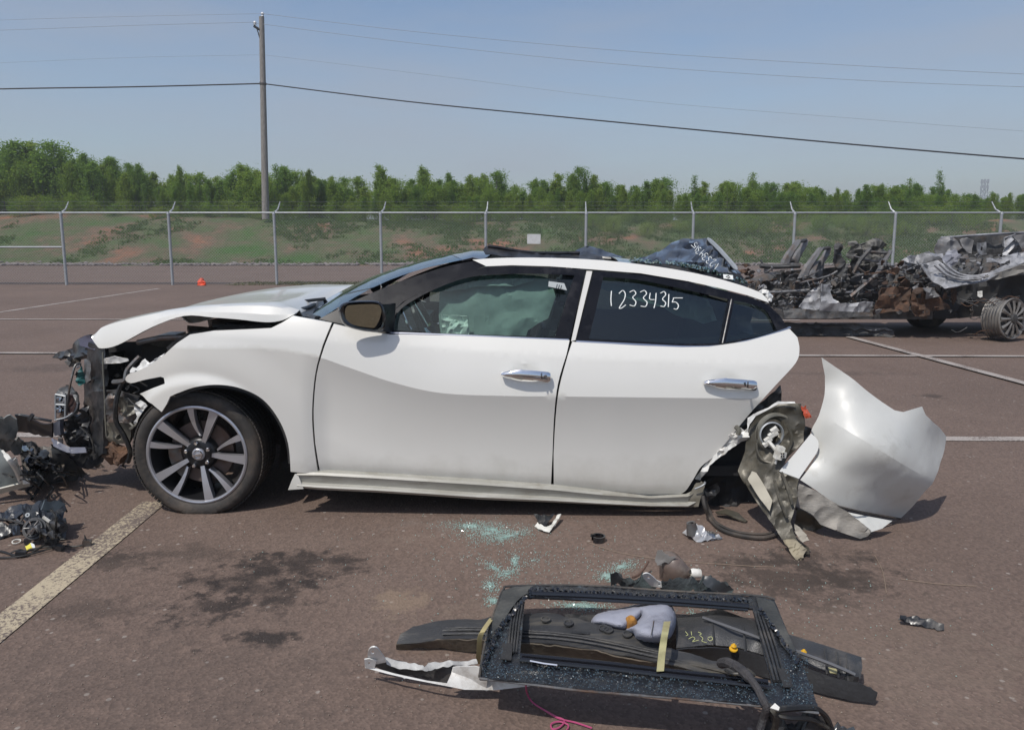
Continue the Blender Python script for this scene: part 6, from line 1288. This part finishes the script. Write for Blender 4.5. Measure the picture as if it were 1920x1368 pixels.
bp4('cab_floor', [(1690, 495, 10.5), (1750, 476, 10.6), (1800, 476, 10.7), (1880, 480, 10.7), (1990, 480, 10.7), (1990, 520, 10.4), (1880, 520, 10.4), (1780, 530, 10.4), (1700, 530, 10.4)], BD, tw_, step=10, amp=.10, freq=4)
# crumpled silver panel (large) and companions
bp4('crumpled_hood', [(1725, 497, 9.7), (1745, 490, 9.8), (1757, 488, 9.9), (1775, 503, 9.9), (1800, 514, 9.9), (1830, 516, 9.8), (1858, 510, 9.8), (1885, 496, 9.8), (1905, 478, 9.8), (1918, 474, 9.8), (1925, 490, 9.7), (1890, 505, 9.6), (1865, 517, 9.5), (1847, 527, 9.5), (1815, 533, 9.5), (1790, 538, 9.5), (1771, 541, 9.5), (1750, 522, 9.6)], BL, tw_, amp=.06, freq=3)
for k in range(3): bar(tw_, [(1752+9*k, 497-2*k, 9.66), (1775+9*k, 515-2*k, 9.62), (1805+8*k, 524-3*k, 9.58), (1840+6*k, 522-4*k, 9.55)], .018, BL, 'pressed_fold')
bp4('crumpled_sheet', [(1690, 487, 10.1), (1710, 478, 10.1), (1740, 472, 10.1), (1770, 474, 10.1), (1772, 484, 10.0), (1740, 492, 10.0), (1700, 494, 10.1)], BL, tw_, amp=.07)
bp4('ash_dome', [(1772, 480, 9.9), (1778, 470, 9.9), (1792, 468, 9.85), (1800, 478, 9.8), (1798, 490, 9.8), (1784, 502, 9.8), (1774, 494, 9.85)], mat('bluish_ash', (.36, .37, .42), .5, col2=(.2, .2, .23), nscale=5), tw_, step=4, amp=.05, freq=5)
bp4('crumpled_sheet', [(1850, 484, 9.9), (1885, 482, 9.9), (1920, 470, 9.9), (1990, 460, 9.9), (1990, 500, 9.7), (1925, 496, 9.7), (1880, 494, 9.8), (1852, 492, 9.8)], BL, tw_, amp=.08)
bp4('crumpled_sheet', [(1845, 520, 9.6), (1875, 510, 9.6), (1920, 495, 9.6), (1990, 488, 9.6), (1990, 512, 9.6), (1920, 510, 9.6), (1870, 524, 9.6)], mat('pale_ash_strip', (.30, .29, .26), .7, col2=(.15, .14, .13), nscale=5), tw_, amp=.05)
# rusty lower body
bp4('rusty_panel', [(1650, 540, 9.7), (1684, 538, 9.7), (1712, 538, 9.7), (1705, 560, 9.7), (1700, 585, 9.7), (1640, 586, 9.7), (1645, 562, 9.7)], M['rust'], tw_, amp=.06, holes=[[(1664, 554), (1678, 554), (1677, 560), (1665, 560)]])
bp4('rusty_panel', [(1710, 545, 9.65), (1722, 538, 9.65), (1750, 536, 9.65), (1760, 540, 9.65), (1765, 565, 9.65), (1775, 572, 9.65), (1782, 580, 9.65), (1748, 582, 9.65), (1744, 590, 9.65), (1730, 594, 9.65), (1718, 592, 9.65), (1708, 578, 9.65)], M['rust'], tw_, amp=.06, holes=[[(1710+4, 552), (1727, 551), (1728, 559), (1715, 560)]])
bp4('grey_overlay', [(1733, 538, 9.6), (1758, 537, 9.6), (1762, 556, 9.6), (1738, 560, 9.6)], B, tw_, step=5)
bp4('rusty_flap', [(1782, 535, 9.8), (1790, 533, 9.8), (1796, 560, 9.8), (1788, 572, 9.8), (1782, 560, 9.8)], M['rust'], tw_, step=4, amp=.05)
bp4('white_tag', [(1834, 546, 9.5), (1842, 545, 9.5), (1842, 556, 9.5), (1838, 558, 9.5), (1834, 555, 9.5)], M['whitep'], tw_, step=4, amp=.01)
for k in range(9):
    a = MB().lathe(PY(1822+R.uniform(-1, 1), 560+4*k, 9.6), [(.008, -.004), (.02, -.004), (.02, .004), (.008, .004), (.008, -.004)], (R.uniform(-1, 1), R.uniform(-.3, .3), .3), 8); a.build('chain_link', BD, tw_)
# wheel: tyre burnt off
wc_ = PY(1893, 597, 9.45); axw = Vector((.42, -1, .04))
q = axw.normalized().to_track_quat('Z', 'Y').to_matrix()
WH = mat('burnt_alloy', (.36, .34, .31), .5, .5, col2=(.18, .165, .15), nscale=5, dirt=((.08, .06, .05), 6, .3))
whl = MB().lathe(wc_, [(.215, .03), (.255, .05), (.262, .045), (.262, .03), (.235, -.0), (.23, -.10), (.25, -.18), (.258, -.20)], axw, 48)
rm = whl.build('wheel_rim', WH, tw_)
for k in range(12):
    a = 2*math.pi*k/12; u = q @ Vector((math.cos(a), math.sin(a), 0)); v = q @ Vector((-math.sin(a), math.cos(a), 0)); n_ = q @ Vector((0, 0, 1))
    MB().grid([[wc_+u*r-v*w_+n_*z, wc_+u*r+n_*(z+.012), wc_+u*r+v*w_+n_*z] for r, w_, z in ((.06, .014, .05), (.14, .018, .055), (.23, .032, .045))]).build('wheel_spoke', WH, rm, thick=.012)
MB().lathe(wc_, [(0, .075), (.05, .07), (.065, .055), (.09, .05), (.10, .03)], axw, 24).build('hub_cap', mat('sooty_hub', (.08, .075, .07), .5, .5), rm)
MB().lathe(wc_, [(.235, -.01), (0, -.02)], axw, 32).build('wheel_back', BD, rm)
for k in range(5):
    rr = .262+.006*k; pts = [wc_+q @ Vector((rr*math.cos(t), rr*math.sin(t)*1.02, -.02-.035*k)) for t in [math.pi*(.62+1.0*j/14) for j in range(15)]]
    MB().tube(pts, .005, n=4).build('tyre_cord', BD, rm)
m2 = MB().lathe(Vector((PY(1745, 600, 10.9).x, 11.0, .30)), [(0, .1), (.30, .1), (.33, .05), (.33, -.1), (0, -.1)], (.2, -1, 0), 32); m2.build('far_tyre', M['rubber'], tw_)
# wires and springs round the wheel
for k in range(26):
    px = R.uniform(1780, 1900); py = R.uniform(555, 628); L_ = R.uniform(20, 60)
    bar(tw_, [(px, py, 9.6), (px+L_*.4, min(628, py+R.uniform(-8, 8)), 9.5), (px+L_, min(629, py+R.uniform(-10, 14)), 9.45)], .006, BD if k % 3 else M['rust'], 'burnt_wire')
# ---- left wreck: seat frames
def seatframe(ax_, ay, bx, by, w, par):
    for off, dY in ((0, 0), (w, .28)):
        pts = [(ax_+off, ay, 10.2+dY), (ax_+off+(bx-ax_)*.30, ay+(by-ay)*.38, 10.2+dY), (ax_+off+(bx-ax_)*.72, ay+(by-ay)*.75, 10.25+dY), (bx+off*.8, by, 10.3+dY)]
        c = cr(pts, 4); rows = []
        for i, p in enumerate(c):
            p3 = PY(*p); wd = .045+.03*(1-i/len(c)); rows.append([p3+Vector((-wd, 0, 0)), p3+Vector((-wd*.4, -.03, .01)), p3+Vector((wd*.5, -.03, 0)), p3+Vector((wd, .02, 0))])
        MB().grid(rows).build('seat_side_frame', B, par, thick=.012)
    MB().tube([PY(bx, by+3, 10.3), PY(bx+w*.8, by, 10.55)], .025, n=6).build('seat_cross_bar', BD, par)
    MB().tube([PY(ax_, ay-4, 10.2), PY(ax_+w, ay-6, 10.5)], .03, n=6).build('seat_cross_bar', BD, par)
seatframe(1472, 494, 1498, 450, 16, cw_); seatframe(1505, 522, 1540, 464, 18, cw_); seatframe(1520, 520, 1530, 490, 12, cw_)
bp4('upright_panel', [(1564, 458, 10.2), (1572, 455, 10.2), (1580, 462, 10.2), (1580, 480, 10.2), (1590, 500, 10.15), (1594, 525, 10.1), (1580, 522, 10.1), (1568, 512, 10.15), (1563, 485, 10.2)], BD, cw_, step=5, amp=.05, freq=6)
bp4('engine_block', [(1592, 460, 10.5), (1612, 454, 10.5), (1630, 455, 10.5), (1645, 452, 10.5), (1655, 454, 10.5), (1660, 480, 10.45), (1650, 500, 10.4), (1610, 500, 10.4), (1592, 485, 10.5)], mat('ashen_casting', (.19, .18, .16), .75, col2=(.05, .05, .048), nscale=9, ncon=.35, bump=1, bscale=20), cw_, step=4, amp=.10, freq=7, thick=.05)
for s, r, m in (([(1600, 512, 10.0), (1612, 490, 10.0), (1632, 466, 10.05)], .028, BD), ([(1620, 470, 10.05), (1640, 473, 10.05), (1668, 474, 10.05)], .024, BD), ([(1640, 520, 9.95), (1655, 495, 10.0), (1670, 470, 10.05)], .030, B), ([(1594, 556, 9.85), (1625, 530, 9.9), (1660, 498, 10.0)], .026, M['steel']),
    ([(1600, 480, 10.1), (1640, 490, 10.1), (1665, 484, 10.1)], .014, B), ([(1606, 500, 10.0), (1630, 515, 10.0), (1660, 508, 10.0)], .016, BD), ([(1425, 498, 10.2), (1450, 500, 10.2), (1500, 498, 10.2)], .035, BD), ([(1426, 487, 10.2), (1432, 500, 10.2)], .015, BD),
    ([(1500, 530, 10.0), (1550, 518, 10.1), (1570, 508, 10.1)], .014, B), ([(1440, 548, 10.0), (1500, 545, 10.0), (1560, 538, 10.0)], .02, B)): bar(cw_, s, r, m)
bp4('front_sheet', [(1500, 575, 9.85), (1520, 545, 9.85), (1540, 533, 9.9), (1544, 560, 9.85), (1536, 580, 9.8), (1515, 582, 9.8)], BL, cw_, step=5, amp=.06)
bp4('sill_sheet', [(1540, 532, 9.8), (1560, 533, 9.8), (1562, 560, 9.8), (1575, 570, 9.75), (1640, 565, 9.7), (1634, 584, 9.7), (1560, 585, 9.7), (1538, 582, 9.75)], BL, cw_, step=5, amp=.05)
bp4('dark_sill', [(1470, 575, 9.8), (1540, 582, 9.75), (1640, 585, 9.7), (1640, 592, 9.7), (1560, 596, 9.7), (1470, 598, 9.8)], BD, cw_, amp=.04)
pls = [('long_burnt_sill', [(1478, 606, .14), (1530, 604, .14), (1600, 607, .13), (1660, 614, .11), (1676, 618, .08), (1676, 628, .02), (1640, 622, .04), (1560, 620, .04), (1478, 618, .04)]), ]
ls = thing('burnt_sill_beam', PH(1578, 625), 'long charred sill beam lying flat in front of the burnt seat frames', 'burnt part')
panel('beam_top', [(1470, 604, .17), (1530, 604, .17), (1600, 607, .16), (1660, 613, .13), (1674, 618, .10), (1640, 617, .10), (1560, 613, .11), (1470, 613, .12)], B, ls, mode='H', step=6, amp=.02, thick=.01)
panel('beam_face', [(1470, 613, .12), (1560, 613, .11), (1640, 617, .10), (1676, 620, .08), (1678, 632, .01), (1640, 629, .01), (1560, 629, .01), (1470, 629, .01)], BD, ls, mode='H', step=6, amp=.02, thick=.01)
bp4('dark_mass', [(1410, 520, 10.65), (1440, 508, 10.65), (1520, 505, 10.65), (1600, 500, 10.65), (1700, 498, 10.65), (1760, 500, 10.65), (1790, 540, 10.65), (1780, 590, 10.65), (1560, 592, 10.65), (1440, 590, 10.65), (1400, 560, 10.65)], BD, cw_, step=12, amp=.10, freq=2.5)
# clutter
def scatter(par, n_, fx, mats, s0, s1, Y0, Y1):
    for k in range(n_):
        px, py = fx(); Y = R.uniform(Y0, Y1); s = R.uniform(s0, s1); aa = R.uniform(0, 6.28); an = R.uniform(.3, 1)
        pts = [(px+s*math.cos(aa+t)*R.uniform(.5, 1.2), py+s*an*math.sin(aa+t)*R.uniform(.5, 1.1), Y+R.uniform(-.08, .08)) for t in (0, 1.1, 2.3, 3.4, 4.6, 5.5)]
        bp4('charred_scrap', pts, R.choice(mats), par, step=max(4, s*.6), amp=.06, freq=5, seed=k)
def fx1():
    px = R.uniform(1405, 1650); top = interp([(1405, 530), (1420, 505), (1440, 500), (1520, 505), (1600, 505), (1650, 500)], px); return px, R.uniform(top+3, 580)
def fx2():
    px = R.uniform(1640, 1790); top = interp([(1640, 490), (1690, 490), (1740, 500), (1790, 535)], px); return px, R.uniform(top+2, 545)
ru = M['rust']
scatter(cw_, 150, fx1, [B, BD, BD, B, BL, B, M['steel'], BL, BD, ru], 3, 10, 9.85, 10.6); scatter(tw_, 60, fx2, [B, BL, BD, BL, M['steel'], ru], 4, 13, 9.8, 10.3)
scatter(tw_, 26, lambda: (R.uniform(1790, 1930), R.uniform(478, 515)), [B, BL, BD, BL], 4, 12, 9.75, 10.2)
scatter(tw_, 16, lambda: (R.uniform(1640, 1790), R.uniform(548, 588)), [ru, ru, BD, B], 3, 9, 9.55, 9.7)
for k in range(150):
    px, py = fx1() if k < 95 else fx2(); a = R.uniform(0, 3.14); L_ = R.uniform(10, 34); Y = R.uniform(9.8, 10.3)
    bar(cw_ if k < 95 else tw_, [(px-L_*math.cos(a)/2, py-L_*math.sin(a)*.35, Y), (px, py+R.uniform(-3, 3), Y), (px+L_*math.cos(a)/2, py+L_*math.sin(a)*.35, Y+.1)], R.uniform(.004, .012), R.choice([B, BD, BL, BL, M['steel'], ru]))
# copper-brown heap next to the white roof end
scatter(cw_, 14, lambda: (R.uniform(1392, 1412), R.uniform(490, 530)), [ru, BD], 3, 8, 9.9, 10.1)
